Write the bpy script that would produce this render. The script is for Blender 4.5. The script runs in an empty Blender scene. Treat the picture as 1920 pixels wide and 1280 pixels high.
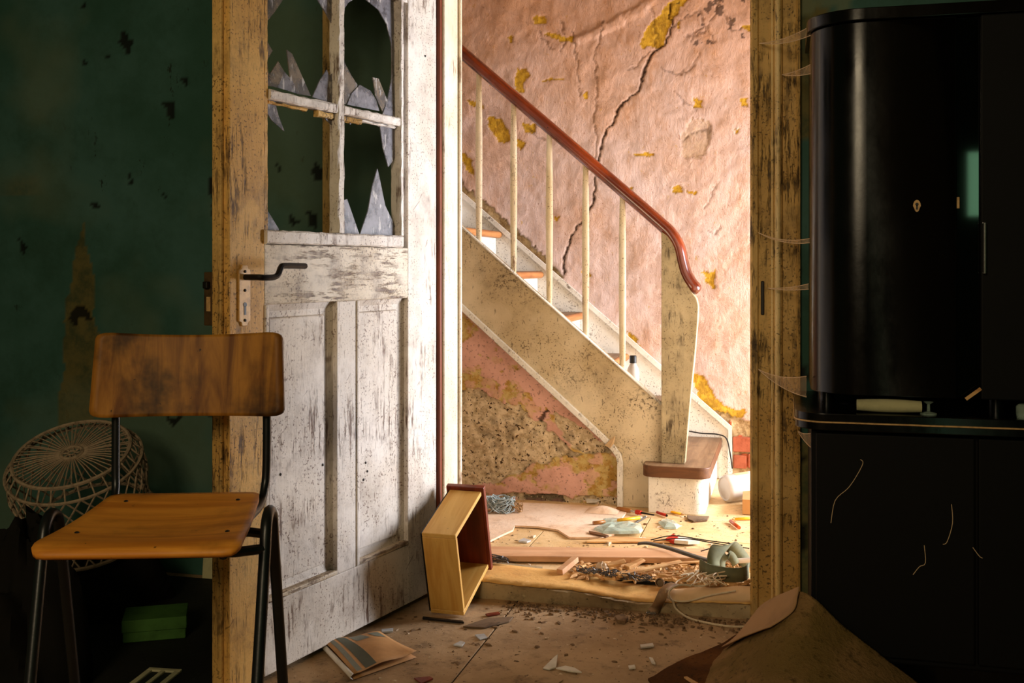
import bpy, bmesh, math, random
import numpy as np
from mathutils import Vector, Matrix

# ------------------------------------------------------------------ camera, light, exposure
random.seed(7)
SC = bpy.context.scene
COL = SC.collection
YAW = math.radians(14.5)
SA, CA = math.sin(YAW), math.cos(YAW)
FPX, HORIZON, EYE = 2000.0, 498.0, 1.05      # focal length and eye level in the 1920x1280 frame

cam = bpy.data.cameras.new('camera')
cam.sensor_width = 36.0
cam.lens = 36.0 * FPX / 1920.0
cam.shift_y = -(640.0 - HORIZON) / 1920.0
cam.clip_start = 0.05
camo = bpy.data.objects.new('camera', cam)
camo.location = (0, 0, EYE)
camo.rotation_euler = (math.pi / 2, 0, YAW)
COL.objects.link(camo)
SC.camera = camo

world = bpy.data.worlds.new('world')
world.use_nodes = True
world.node_tree.nodes['Background'].inputs[0].default_value = (0.9, 0.95, 1.0, 1)
world.node_tree.nodes['Background'].inputs[1].default_value = 0.03
SC.world = world


def area_light(name, loc, direction, sx, sy, power, color, spread=180):
    l = bpy.data.lights.new(name, 'AREA')
    l.shape = 'RECTANGLE'
    l.size, l.size_y = sx, sy
    l.energy = power
    l.color = color
    l.spread = math.radians(spread)
    o = bpy.data.objects.new(name, l)
    o.location = loc
    o.rotation_euler = Vector(direction).to_track_quat('-Z', 'Z').to_euler()
    COL.objects.link(o)
    return o


# daylight entering through the open house entrance at the end of the hall
area_light('entrance_daylight', (1.50, 4.60, 0.98), (-1, -0.75, -0.12), 0.90, 1.5, 182, (0.95, 0.985, 1.07))
# daylight from the wide window behind the viewer, and a small green light added for the dresser reflection
area_light('room_window_daylight', (-0.80, -1.50, 1.98), (-0.02, 1, -0.16), 0.9, 0.8, 47, (1.0, 0.79, 0.50))
area_light('green_reflection_light', (1.30, -1.55, 1.56), (0, 1, 0), 0.42, 0.40, 1.6, (0.45, 1.0, 0.55))

SC.view_settings.view_transform = 'Standard'
SC.view_settings.look = 'None'
SC.view_settings.exposure = 0.0
SC.view_settings.gamma = 1.0
SC.view_settings.use_curve_mapping = False
SC.cycles.max_bounces = 7
SC.cycles.diffuse_bounces = 3
SC.cycles.glossy_bounces = 3
SC.cycles.transparent_max_bounces = 6


# ------------------------------------------------------------------ measuring helpers
def ray(px, py):
    X = (px - 960.0) / FPX
    return (X * CA - SA, X * SA + CA, (HORIZON - py) / FPX)


def P(px, py, z):
    r = ray(px, py)
    t = (z - EYE) / r[2]
    return Vector((r[0] * t, r[1] * t, z))


def V(px, py, v):
    r = ray(px, py)
    t = v / r[1]
    return Vector((r[0] * t, v, EYE + r[2] * t))


# ------------------------------------------------------------------ mesh helpers
class MB:
    def __init__(self):
        self.v, self.f, self.s = [], [], []

    def add(self, verts, faces, smooth=False):
        n = len(self.v)
        self.v += [tuple(p) for p in verts]
        self.f += [tuple(i + n for i in f) for f in faces]
        self.s += [smooth] * len(faces)
        return self

    def box(self, a, b):
        x0, y0, z0 = a
        x1, y1, z1 = b
        return self.add([(x0, y0, z0), (x1, y0, z0), (x1, y1, z0), (x0, y1, z0), (x0, y0, z1), (x1, y0, z1), (x1, y1, z1), (x0, y1, z1)],
                        [(0, 3, 2, 1), (4, 5, 6, 7), (0, 1, 5, 4), (1, 2, 6, 5), (2, 3, 7, 6), (3, 0, 4, 7)])

    def slab(self, a, b, up, w, h):
        """box along a->b, w wide to the side, h thick along up (a,b is the middle of the lower face)"""
        a, b = Vector(a), Vector(b)
        d = (b - a).normalized()
        sd = d.cross(Vector(up)).normalized()
        u = sd.cross(d)
        q = [a - sd * w / 2, b - sd * w / 2, b + sd * w / 2, a + sd * w / 2]
        q += [p + u * h for p in q]
        return self.add(q, [(0, 1, 2, 3), (7, 6, 5, 4), (0, 4, 5, 1), (1, 5, 6, 2), (2, 6, 7, 3), (3, 7, 4, 0)])

    def prism(self, pts, depth, smooth=False):
        """extrude the 3D polygon pts by the vector depth"""
        n = len(pts)
        d = Vector(depth)
        q = [Vector(p) for p in pts] + [Vector(p) + d for p in pts]
        f = [tuple(range(n)), tuple(range(2 * n - 1, n - 1, -1))]
        self.add(q, f)
        return self.add(q, [(i, n + i, n + (i + 1) % n, (i + 1) % n) for i in range(n)], smooth)

    def tube(self, pts, r, n=8, closed=False, ref=None, prof=None):
        pts = [Vector(p) for p in pts]
        m = len(pts)
        rr = r if isinstance(r, (list, tuple)) else [r] * m
        prof = prof or [(math.cos(2 * math.pi * k / n), math.sin(2 * math.pi * k / n)) for k in range(n)]
        n = len(prof)
        verts = []
        prev = None
        for i, p in enumerate(pts):
            if closed:
                t = (pts[(i + 1) % m] - pts[i - 1]).normalized()
            else:
                t = (pts[min(i + 1, m - 1)] - pts[max(i - 1, 0)]).normalized()
            if ref is not None:
                a = Vector(ref)
            else:
                a = prev if prev is not None else (Vector((0, 0, 1)) if abs(t.z) < 0.9 else Vector((1, 0, 0)))
            a = (a - t * a.dot(t))
            if a.length < 1e-6:
                a = t.orthogonal()
            a.normalize()
            prev = a
            b = t.cross(a)
            for (c, s) in prof:
                verts.append(p + (a * c + b * s) * rr[i])
        faces = []
        for i in range(m if closed else m - 1):
            for k in range(n):
                j = (i + 1) % m
                faces.append((i * n + k, i * n + (k + 1) % n, j * n + (k + 1) % n, j * n + k))
        self.add(verts, faces, True)
        if not closed:
            self.add(verts[:n], [tuple(range(n - 1, -1, -1))])
            self.add(verts[-n:], [tuple(range(n))])
        return self

    def lathe(self, prof, n=24, M=None):
        """prof: (radius, height) list turned about z"""
        verts, faces = [], []
        for (r, h) in prof:
            for k in range(n):
                a = 2 * math.pi * k / n
                verts.append(Vector((r * math.cos(a), r * math.sin(a), h)))
        for i in range(len(prof) - 1):
            for k in range(n):
                faces.append((i * n + k, i * n + (k + 1) % n, (i + 1) * n + (k + 1) % n, (i + 1) * n + k))
        if M is not None:
            verts = [M @ p for p in verts]
        self.add(verts, faces, True)
        self.add(verts[:n], [tuple(range(n - 1, -1, -1))])
        self.add(verts[-n:], [tuple(range(n))])
        return self

    def grid(self, rows, smooth=True):
        m, n = len(rows), len(rows[0])
        return self.add([p for r in rows for p in r],
                        [(i * n + k, i * n + k + 1, (i + 1) * n + k + 1, (i + 1) * n + k) for i in range(m - 1) for k in range(n - 1)], smooth)

    def build(self, name, mat, parent=None, bevel=0.0, seg=2, solid=0.0, loc=None, rot=None, sub=0):
        me = bpy.data.meshes.new(name)
        me.from_pydata(self.v, [], self.f)
        me.polygons.foreach_set('use_smooth', self.s)
        bm = bmesh.new()
        bm.from_mesh(me)
        bmesh.ops.remove_doubles(bm, verts=bm.verts, dist=1e-5)
        if any(self.s) and not solid:
            for e in bm.edges:
                if len(e.link_faces) == 2 and e.calc_face_angle(0) > 0.7:
                    e.smooth = False
        if not solid:
            bmesh.ops.recalc_face_normals(bm, faces=bm.faces)
        if bevel > 0:
            ed = [e for e in bm.edges if len(e.link_faces) == 2 and e.calc_face_angle(0) > 0.6]
            bmesh.ops.bevel(bm, geom=ed, offset=bevel, segments=seg, profile=0.6, affect='EDGES', clamp_overlap=True)
        bm.to_mesh(me)
        bm.free()
        me.materials.append(mat)
        o = bpy.data.objects.new(name, me)
        COL.objects.link(o)
        if parent is not None:
            o.parent = parent
        if loc is not None:
            o.location = loc
        if rot is not None:
            o.rotation_euler = rot
        if solid:
            md = o.modifiers.new('thickness', 'SOLIDIFY')
            md.thickness = solid
            md.offset = 0
        if sub:
            md = o.modifiers.new('smooth', 'SUBSURF')
            md.levels = md.render_levels = sub
        return o


def tag(o, label=None, cat=None, group=None, kind=None):
    if label:
        o['label'] = label
    if cat:
        o['category'] = cat
    if group:
        o['group'] = group
    if kind:
        o['kind'] = kind
    return o


def empty(name, loc=(0, 0, 0), rz=0.0):
    o = bpy.data.objects.new(name, None)
    o.empty_display_size = 0.05
    o.location = loc
    o.rotation_euler = (0, 0, rz)
    COL.objects.link(o)
    return o


def part_copy(o, parent, loc=None, rot=None, scale=None):
    c = o.copy()
    COL.objects.link(c)
    c.parent = parent
    if loc is not None:
        c.location = loc
    if rot is not None:
        c.rotation_euler = rot
    if scale is not None:
        c.scale = scale
    return c


def smooth_path(pts, n=6, closed=False):
    pts = [Vector(p) for p in pts]
    m = len(pts)
    out = []
    for i in range(m if closed else m - 1):
        if closed:
            p0, p1, p2, p3 = pts[i - 1], pts[i], pts[(i + 1) % m], pts[(i + 2) % m]
        else:
            p0, p1, p2, p3 = pts[max(i - 1, 0)], pts[i], pts[i + 1], pts[min(i + 2, m - 1)]
        for k in range(n):
            t = k / n
            out.append(0.5 * ((2 * p1) + (p2 - p0) * t + (2 * p0 - 5 * p1 + 4 * p2 - p3) * t * t + (3 * p1 - p0 - 3 * p2 + p3) * t ** 3))
    if not closed:
        out.append(pts[-1])
    return out


# ------------------------------------------------------------------ noise and masks for weathered walls
_TAB = {}


def vnoise(x, y, seed):
    if seed not in _TAB:
        _TAB[seed] = np.random.RandomState(seed).rand(256, 256)
    T = _TAB[seed]
    xi, yi = np.floor(x).astype(int), np.floor(y).astype(int)
    fx, fy = x - xi, y - yi
    fx, fy = fx * fx * (3 - 2 * fx), fy * fy * (3 - 2 * fy)
    a = T[xi % 256, yi % 256]
    b = T[(xi + 1) % 256, yi % 256]
    c = T[xi % 256, (yi + 1) % 256]
    d = T[(xi + 1) % 256, (yi + 1) % 256]
    return (a * (1 - fx) + b * fx) * (1 - fy) + (c * (1 - fx) + d * fx) * fy


def fbm(x, y, scale, seed, octaves=4, gain=0.5):
    s, a, t = np.zeros_like(x), 1.0, 0.0
    for k in range(octaves):
        s += a * vnoise(x * scale * 2 ** k + 31.7 * k, y * scale * 2 ** k + 11.3 * k, seed + k)
        t += a
        a *= gain
    return s / t


def in_poly(x, y, poly):
    r = np.zeros(x.shape, bool)
    n = len(poly)
    for i in range(n):
        x0, y0 = poly[i]
        x1, y1 = poly[(i + 1) % n]
        if y0 == y1:
            continue
        c = ((y0 > y) != (y1 > y)) & (x < (x1 - x0) * (y - y0) / (y1 - y0) + x0)
        r ^= c
    return r


def line_dist(x, y, pts, w):
    """1 on the polyline, fading to 0 at the half width (w per point)"""
    best = np.zeros_like(x)
    for i in range(len(pts) - 1):
        (x0, y0), (x1, y1) = pts[i], pts[i + 1]
        dx, dy = x1 - x0, y1 - y0
        t = np.clip(((x - x0) * dx + (y - y0) * dy) / (dx * dx + dy * dy + 1e-12), 0, 1)
        d = np.hypot(x - x0 - t * dx, y - y0 - t * dy)
        ww = w[i] + (w[i + 1] - w[i]) * t if isinstance(w, list) else w
        best = np.maximum(best, np.clip(1.6 - 1.6 * d / ww, 0, 1))
    return best


def wall_patch(name, U, Z, v, depth, masks, mat, parent=None):
    """grid wall facing -v; depth (positive = towards viewer) per vertex, masks (n,m,4) as a colour attribute"""
    n, m = U.shape
    co = np.stack([U, v - depth, Z], -1).reshape(-1, 3)
    idx = np.arange(n * m).reshape(n, m)
    q = np.stack([idx[:-1, :-1], idx[:-1, 1:], idx[1:, 1:], idx[1:, :-1]], -1).reshape(-1, 4)
    me = bpy.data.meshes.new(name)
    me.vertices.add(n * m)
    me.vertices.foreach_set('co', co.ravel())
    me.loops.add(q.size)
    me.loops.foreach_set('vertex_index', q.ravel())
    me.polygons.add(len(q))
    me.polygons.foreach_set('loop_start', np.arange(0, q.size, 4))
    me.polygons.foreach_set('loop_total', np.full(len(q), 4))
    me.polygons.foreach_set('use_smooth', np.ones(len(q), bool))
    me.update(calc_edges=True)
    at = me.color_attributes.new('mask', 'FLOAT_COLOR', 'POINT')
    at.data.foreach_set('color', masks.reshape(-1, 4).astype(np.float32).ravel())
    me.materials.append(mat)
    o = bpy.data.objects.new(name, me)
    COL.objects.link(o)
    if parent is not None:
        o.parent = parent
    return o


# ------------------------------------------------------------------ materials
def srgb(r, g, b):
    f = lambda c: (c / 255 / 12.92) if c / 255 <= 0.04045 else ((c / 255 + 0.055) / 1.055) ** 2.4
    return (f(r), f(g), f(b), 1.0)


class G:
    """small node-graph writer"""

    def __init__(self, name):
        self.m = bpy.data.materials.new(name)
        self.m.use_nodes = True
        self.t = self.m.node_tree
        self.t.nodes.clear()
        self.out = self.n('ShaderNodeOutputMaterial')
        self.b = self.n('ShaderNodeBsdfPrincipled')
        self.t.links.new(self.b.outputs[0], self.out.inputs[0])
        self.co = self.n('ShaderNodeTexCoord').outputs['Object']

    def n(self, t):
        return self.t.nodes.new(t)

    def put(self, sock, val):
        if hasattr(val, 'is_linked') or isinstance(val, bpy.types.NodeSocket):
            self.t.links.new(val, sock)
        else:
            sock.default_value = val

    def noise(self, scale, detail=4, rough=0.55, stretch=(1, 1, 1), dist=0.0, co=None):
        mp = self.n('ShaderNodeMapping')
        mp.inputs['Scale'].default_value = stretch
        self.t.links.new(co or self.co, mp.inputs['Vector'])
        x = self.n('ShaderNodeTexNoise')
        self.t.links.new(mp.outputs[0], x.inputs['Vector'])
        x.inputs['Scale'].default_value = scale
        x.inputs['Detail'].default_value = detail
        x.inputs['Roughness'].default_value = rough
        x.inputs['Distortion'].default_value = dist
        return x.outputs['Fac']

    def voro(self, scale, stretch=(1, 1, 1)):
        mp = self.n('ShaderNodeMapping')
        mp.inputs['Scale'].default_value = stretch
        self.t.links.new(self.co, mp.inputs['Vector'])
        x = self.n('ShaderNodeTexVoronoi')
        self.t.links.new(mp.outputs[0], x.inputs['Vector'])
        x.inputs['Scale'].default_value = scale
        return x.outputs['Distance']

    def step(self, fac, lo, hi, inv=False):
        x = self.n('ShaderNodeMapRange')
        x.interpolation_type = 'SMOOTHSTEP'
        self.put(x.inputs['Value'], fac)
        x.inputs['From Min'].default_value = lo
        x.inputs['From Max'].default_value = hi
        x.inputs['To Min'].default_value = 1.0 if inv else 0.0
        x.inputs['To Max'].default_value = 0.0 if inv else 1.0
        return x.outputs[0]

    def mul(self, a, b, op='MULTIPLY'):
        x = self.n('ShaderNodeMath')
        x.operation = op
        self.put(x.inputs[0], a)
        self.put(x.inputs[1], b)
        return x.outputs[0]

    def mix(self, fac, a, b, mode='MIX'):
        x = self.n('ShaderNodeMix')
        x.data_type = 'RGBA'
        x.blend_type = mode
        self.put(x.inputs['Factor'], fac)
        self.put(x.inputs[6], a)
        self.put(x.inputs[7], b)
        return x.outputs[2]

    def mask(self):
        x = self.n('ShaderNodeVertexColor')
        x.layer_name = 'mask'
        s = self.n('ShaderNodeSeparateColor')
        self.t.links.new(x.outputs['Color'], s.inputs[0])
        return s.outputs[0], s.outputs[1], s.outputs[2], x.outputs['Alpha']

    def bump(self, h, strength=0.4, dist=0.004):
        x = self.n('ShaderNodeBump')
        x.inputs['Strength'].default_value = strength
        x.inputs['Distance'].default_value = dist
        self.put(x.inputs['Height'], h)
        self.t.links.new(x.outputs[0], self.b.inputs['Normal'])
        return x

    def done(self, color, rough=0.7, spec=0.3, metal=0.0):
        self.put(self.b.inputs['Base Color'], color)
        self.put(self.b.inputs['Roughness'], rough)
        self.b.inputs['Specular IOR Level'].default_value = spec
        self.b.inputs['Metallic'].default_value = metal
        return self.m


def paint_mat(name, c1, c2, dirt, grain=(1, 1, 0.12), amount=0.5, rough=0.6, big=3.0, spec=0.35, bump=0.5, fine=60):
    """old paint on wood: two tones, worn grain streaks, scratches and dark specks"""
    g = G(name)
    a = g.noise(big, 3, 0.6)
    col = g.mix(g.step(a, 0.35, 0.65), c1, c2)
    # grubby film in cloudy areas
    haze = g.noise(7, 5, 0.75)
    col = g.mix(g.mul(g.step(haze, 0.44, 0.80), 0.75 * amount), col, dirt)
    # worn grain where the film is thickest
    st = g.noise(fine, 4, 0.75, grain)
    patch = g.noise(4.5, 4, 0.7)
    wear = g.mul(g.step(st, 0.49, 0.60), g.step(patch, 0.62 - 0.22 * amount, 0.72 - 0.12 * amount))
    col = g.mix(g.mul(wear, 0.9), col, dirt)
    # long scratches in two directions
    gx = grain if min(grain) < 0.9 else (1, 1, 0.3)
    sc1 = g.noise(120, 3, 0.6, (gx[0], gx[1], gx[2] * 0.8))
    s1 = g.step(sc1, 0.66 - 0.03 * amount, 0.71 - 0.03 * amount)
    col = g.mix(g.mul(s1, 0.7), col, dirt)
    mp = g.n('ShaderNodeMapping')
    mp.inputs['Rotation'].default_value = (0.3, 0.7, 0.4)
    g.t.links.new(g.co, mp.inputs['Vector'])
    sc2 = g.noise(60, 3, 0.6, (1, 0.5, 0.16), 0.5, mp.outputs[0])
    col = g.mix(g.mul(g.step(sc2, 0.69, 0.73), 0.55), col, dirt)
    # specks
    sp_ = g.noise(150, 2, 0.5)
    spk = g.mul(g.step(sp_, 0.635 - 0.05 * amount, 0.68 - 0.05 * amount), g.step(g.noise(6, 3, 0.7), 0.36, 0.60))
    col = g.mix(g.mul(spk, 0.75), col, dirt)
    h = g.mul(st, 0.7)
    h = g.mul(h, g.mul(wear, 0.8), 'SUBTRACT')
    h = g.mul(h, g.mul(s1, 0.5), 'SUBTRACT')
    h = g.mul(h, g.mul(haze, 1.2), 'ADD')
    g.bump(h, bump, 0.004)
    return g.done(col, rough, spec)


def wood_mat(name, c1, c2, dirt, grain=(0.08, 1, 1), scale=26, rough=0.5, amount=0.3, spec=0.35, bump=0.25):
    g = G(name)
    a = g.noise(scale, 5, 0.6, grain, 0.6)
    col = g.mix(g.step(a, 0.32, 0.68), c1, c2)
    p = g.noise(4.5, 5, 0.65)
    col = g.mix(g.mul(g.step(p, 0.48, 0.75), amount), col, dirt)
    sp = g.noise(70, 3, 0.6)
    col = g.mix(g.mul(g.step(sp, 0.70, 0.75), 0.8), col, dirt)
    g.bump(a, bump, 0.002)
    return g.done(col, rough, spec)


def plain_mat(name, c, rough=0.6, spec=0.3, metal=0.0, vary=0.25, scale=12, dirt=None, bump=0.15):
    g = G(name)
    a = g.noise(scale, 5, 0.65)
    d = dirt or tuple(x * 0.45 for x in c[:3]) + (1,)
    col = g.mix(g.mul(g.step(a, 0.42, 0.75), vary), c, d)
    if bump:
        g.bump(a, bump, 0.003)
    return g.done(col, rough, spec, metal)


M = {}
M['door'] = paint_mat('door_paint', srgb(236, 226, 216), srgb(212, 198, 182), srgb(92, 56, 28), amount=0.66)
M['door_h'] = paint_mat('door_paint_crosswise', srgb(228, 214, 194), srgb(206, 186, 156), srgb(82, 48, 22), grain=(0.12, 1, 1), amount=1.3)
M['door_lock'] = paint_mat('door_paint_ochre', srgb(232, 184, 104), srgb(210, 158, 80), srgb(58, 32, 12), amount=0.8)  # ochre tone of the door paint, used on the lock stile
M['casing'] = paint_mat('casing_paint', srgb(226, 184, 112), srgb(190, 146, 76), srgb(44, 28, 12), amount=0.8, bump=0.7)
M['casing_bead_lit'] = paint_mat('casing_bead_lit_paint', srgb(246, 214, 150), srgb(226, 186, 118), srgb(60, 38, 16), amount=0.3, rough=0.4, spec=0.5)  # casing paint lightened so the bead carries its highlight in the colour
M['jamb'] = paint_mat('jamb_paint', srgb(240, 226, 204), srgb(226, 206, 176), srgb(120, 84, 46), amount=0.35)
M['stair'] = paint_mat('stair_paint', srgb(222, 204, 172), srgb(188, 166, 128), srgb(74, 54, 30), grain=(1, 1, 1), amount=0.45, fine=70, bump=0.3)
M['newel'] = paint_mat('newel_paint', srgb(190, 174, 140), srgb(158, 142, 108), srgb(62, 48, 28), amount=0.6, bump=0.5)
M['baluster'] = paint_mat('baluster_paint', srgb(238, 226, 204), srgb(222, 204, 168), srgb(104, 66, 30), amount=0.3)
M['stair_white'] = paint_mat('stair_white_paint', srgb(238, 234, 226), srgb(222, 214, 200), srgb(92, 72, 50), grain=(1, 1, 1), amount=0.35, fine=70, bump=0.3)
M['rail'] = wood_mat('polished_red_wood', srgb(142, 54, 14), srgb(88, 26, 6), srgb(30, 9, 3), grain=(0.12, 1, 0.12), scale=30, rough=0.22, spec=0.6, bump=0.08, amount=0.7)
M['redstrip'] = wood_mat('red_brown_strip', srgb(132, 58, 22), srgb(96, 38, 14), srgb(30, 14, 6), grain=(1, 1, 0.1), rough=0.45)
M['tread'] = wood_mat('worn_tread_wood', srgb(150, 118, 86), srgb(120, 88, 60), srgb(64, 44, 28), grain=(1, 0.08, 1), scale=34, amount=0.5)
M['nosing'] = wood_mat('tread_nosing_wood', srgb(196, 132, 76), srgb(160, 98, 52), srgb(60, 36, 18), grain=(1, 0.08, 1), scale=34, amount=0.3)
M['nosing_dark'] = wood_mat('dark_nosing_wood', srgb(112, 72, 42), srgb(84, 52, 30), srgb(40, 24, 12), grain=(0.1, 1, 1), scale=34, amount=0.4)
M['pine'] = wood_mat('pale_pine', srgb(226, 176, 92), srgb(204, 146, 62), srgb(120, 76, 28), grain=(1, 1, 0.10), scale=30, amount=0.25)
M['pine_len'] = wood_mat('pale_pine_lengthwise', srgb(228, 180, 98), srgb(206, 150, 66), srgb(120, 76, 28), grain=(1, 0.10, 1), scale=30, amount=0.25)
M['mahogany'] = wood_mat('red_stained_wood', srgb(128, 50, 26), srgb(92, 32, 16), srgb(40, 14, 8), grain=(1, 1, 0.1), rough=0.4)
M['plank'] = wood_mat('raw_plank', srgb(226, 178, 136), srgb(206, 152, 108), srgb(120, 80, 46), grain=(0.08, 1, 1), scale=30, amount=0.25, rough=0.7)
M['splinter'] = wood_mat('splintered_wood', srgb(226, 180, 120), srgb(186, 130, 74), srgb(96, 62, 32), scale=40, rough=0.8)
M['seat'] = wood_mat('chair_plywood', srgb(236, 160, 58), srgb(200, 124, 38), srgb(50, 26, 10), grain=(0.10, 1, 1), scale=22, rough=0.5, amount=0.45, spec=0.25)
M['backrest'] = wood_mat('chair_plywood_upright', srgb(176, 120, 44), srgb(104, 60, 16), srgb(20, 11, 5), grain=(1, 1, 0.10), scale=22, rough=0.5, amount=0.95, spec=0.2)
M['black_metal'] = plain_mat('black_painted_steel', srgb(22, 24, 24), 0.35, 0.5, 0.2, 0.3, 30)
M['iron'] = plain_mat('dark_iron', srgb(30, 24, 20), 0.45, 0.5, 0.5, 0.5, 40)
M['brass'] = plain_mat('dull_brass_plate', srgb(210, 168, 110), 0.5, 0.5, 0.1, 0.5, 45, srgb(60, 34, 18))
M['rust'] = plain_mat('rusty_lock_iron', srgb(78, 58, 30), 0.7, 0.3, 0.2, 0.8, 30, srgb(22, 16, 10))
M['chrome'] = plain_mat('bright_metal', srgb(200, 200, 196), 0.2, 0.6, 0.9, 0.2, 30)
M['wicker'] = plain_mat('grey_wicker', srgb(168, 146, 120), 0.75, 0.2, 0, 0.6, 60, srgb(50, 38, 26))
M['dark_junk'] = plain_mat('dark_cloth', srgb(22, 20, 16), 0.9, 0.1, 0, 0.6, 9)  # heap colour near black, carrying the shade behind the chair as well
M['black_wood'] = None
M['paper'] = plain_mat('brown_paper', srgb(190, 140, 88), 0.65, 0.25, 0, 0.4, 14, srgb(130, 86, 44))
M['grey_print'] = plain_mat('grey_print', srgb(120, 120, 104), 0.6, 0.2, 0, 0.3, 30)
M['dark_print'] = plain_mat('dark_print', srgb(84, 84, 66), 0.6, 0.2, 0, 0.3, 30)
M['white_paper'] = plain_mat('white_paper', srgb(226, 216, 202), 0.7, 0.2, 0, 0.3, 20, srgb(150, 130, 104))
M['white_plastic'] = plain_mat('white_plastic', srgb(206, 196, 186), 0.45, 0.3, 0, 0.35, 10, srgb(150, 118, 90), 0.02)
M['cream_plastic'] = plain_mat('cream_plastic', srgb(206, 200, 160), 0.45, 0.4, 0, 0.25, 20)
M['green_plastic'] = plain_mat('green_plastic', srgb(30, 150, 80), 0.4, 0.4, 0, 0.1, 10, None, 0)
M['black_plastic'] = plain_mat('black_plastic', srgb(24, 22, 20), 0.45, 0.4, 0, 0.1, 10, None, 0)
M['yellow_plastic'] = plain_mat('yellow_pencil', srgb(240, 176, 20), 0.35, 0.5, 0, 0.2, 30, srgb(180, 110, 10), 0)
M['red_plastic'] = plain_mat('red_plastic', srgb(196, 48, 30), 0.4, 0.4, 0, 0.2, 30, None, 0)
M['orange_plastic'] = plain_mat('orange_plastic', srgb(206, 84, 34), 0.4, 0.4, 0, 0.2, 30, None, 0)
M['amber'] = plain_mat('amber_handle', srgb(160, 100, 40), 0.35, 0.5, 0, 0.3, 30)
M['twine_blue'] = plain_mat('blue_grey_twine', srgb(172, 182, 180), 0.7, 0.2, 0, 0.5, 60, srgb(60, 66, 66))
M['twine_brown'] = plain_mat('brown_straw', srgb(170, 130, 84), 0.8, 0.2, 0, 0.5, 60)
M['cord'] = plain_mat('white_cord', srgb(222, 200, 166), 0.75, 0.2, 0, 0.4, 60)
M['leather'] = plain_mat('brown_leather', srgb(160, 124, 88), 0.6, 0.3, 0, 0.6, 18, srgb(80, 54, 34))
M['canvas'] = plain_mat('green_canvas', srgb(112, 112, 84), 0.8, 0.2, 0, 0.5, 16, srgb(54, 56, 40))
M['strap'] = plain_mat('grey_rubber_strap', srgb(84, 76, 66), 0.55, 0.3, 0, 0.4, 16)
M['cloth'] = plain_mat('cream_cloth', srgb(226, 190, 144), 0.8, 0.2, 0, 0.4, 7, srgb(170, 128, 84), 0.4)
M['wire'] = plain_mat('black_wire', srgb(20, 18, 16), 0.5, 0.4, 0, 0.1, 20, None, 0)
M['stone'] = plain_mat('pale_stone', srgb(216, 190, 160), 0.9, 0.1, 0, 0.5, 26, srgb(130, 104, 76), 0.5)
M['shred'] = plain_mat('dark_plastic_shreds', srgb(88, 80, 74), 0.4, 0.5, 0, 0.7, 50, srgb(26, 24, 22))
M['greenbox'] = plain_mat('green_card', srgb(66, 104, 44), 0.7, 0.2, 0, 0.5, 20, srgb(34, 60, 22))
M['pale_cloth'] = plain_mat('dusty_slab', srgb(190, 184, 140), 0.8, 0.2, 0, 0.4, 20)
M['felt'] = None


def glass_mat(name, tint, alpha, rough=0.42, dusty=0.4, spec=0.25):
    g = G(name)
    a = g.noise(16, 5, 0.7)
    col = g.mix(g.mul(g.step(a, 0.38, 0.56, True), dusty), tint, srgb(84, 78, 82))
    col = g.mix(g.mul(g.step(g.noise(60, 3, 0.6, (1, 1, 0.35)), 0.58, 0.66), dusty), col, srgb(226, 218, 214))
    g.bump(g.noise(14, 3, 0.5), 0.15, 0.002)
    m = g.done(col, rough, spec)
    fac = g.step(a, 0.30, 0.75)
    x = g.n('ShaderNodeMapRange')
    g.t.links.new(fac, x.inputs['Value'])
    x.inputs['To Min'].default_value = alpha - 0.15
    x.inputs['To Max'].default_value = min(1.0, alpha + 0.15)
    g.t.links.new(x.outputs[0], g.b.inputs['Alpha'])
    return m


M['pane'] = glass_mat('dusty_broken_glass', srgb(142, 137, 143), 0.66, 0.42, 0.85)
M['pane_brown'] = glass_mat('dusty_brownish_glass', srgb(136, 118, 98), 0.64, 0.42, 0.8)
M['bottle_glass'] = glass_mat('green_bottle_glass', srgb(196, 212, 196), 0.60, 0.08, 0.2)
M['clear_glass'] = glass_mat('clear_drinking_glass', srgb(190, 214, 196), 0.35, 0.05, 0.1)
M['chip_glass'] = glass_mat('clear_glass_chips', srgb(214, 214, 212), 0.7, 0.2, 0.1, 0.6)
M['web'] = glass_mat('cobweb', srgb(206, 170, 128), 0.38, 0.9, 0.2)
M['web_strand'] = plain_mat('cobweb_strand', srgb(214, 184, 146), 0.9, 0.1, 0, 0.2, 30, None, 0)


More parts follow.
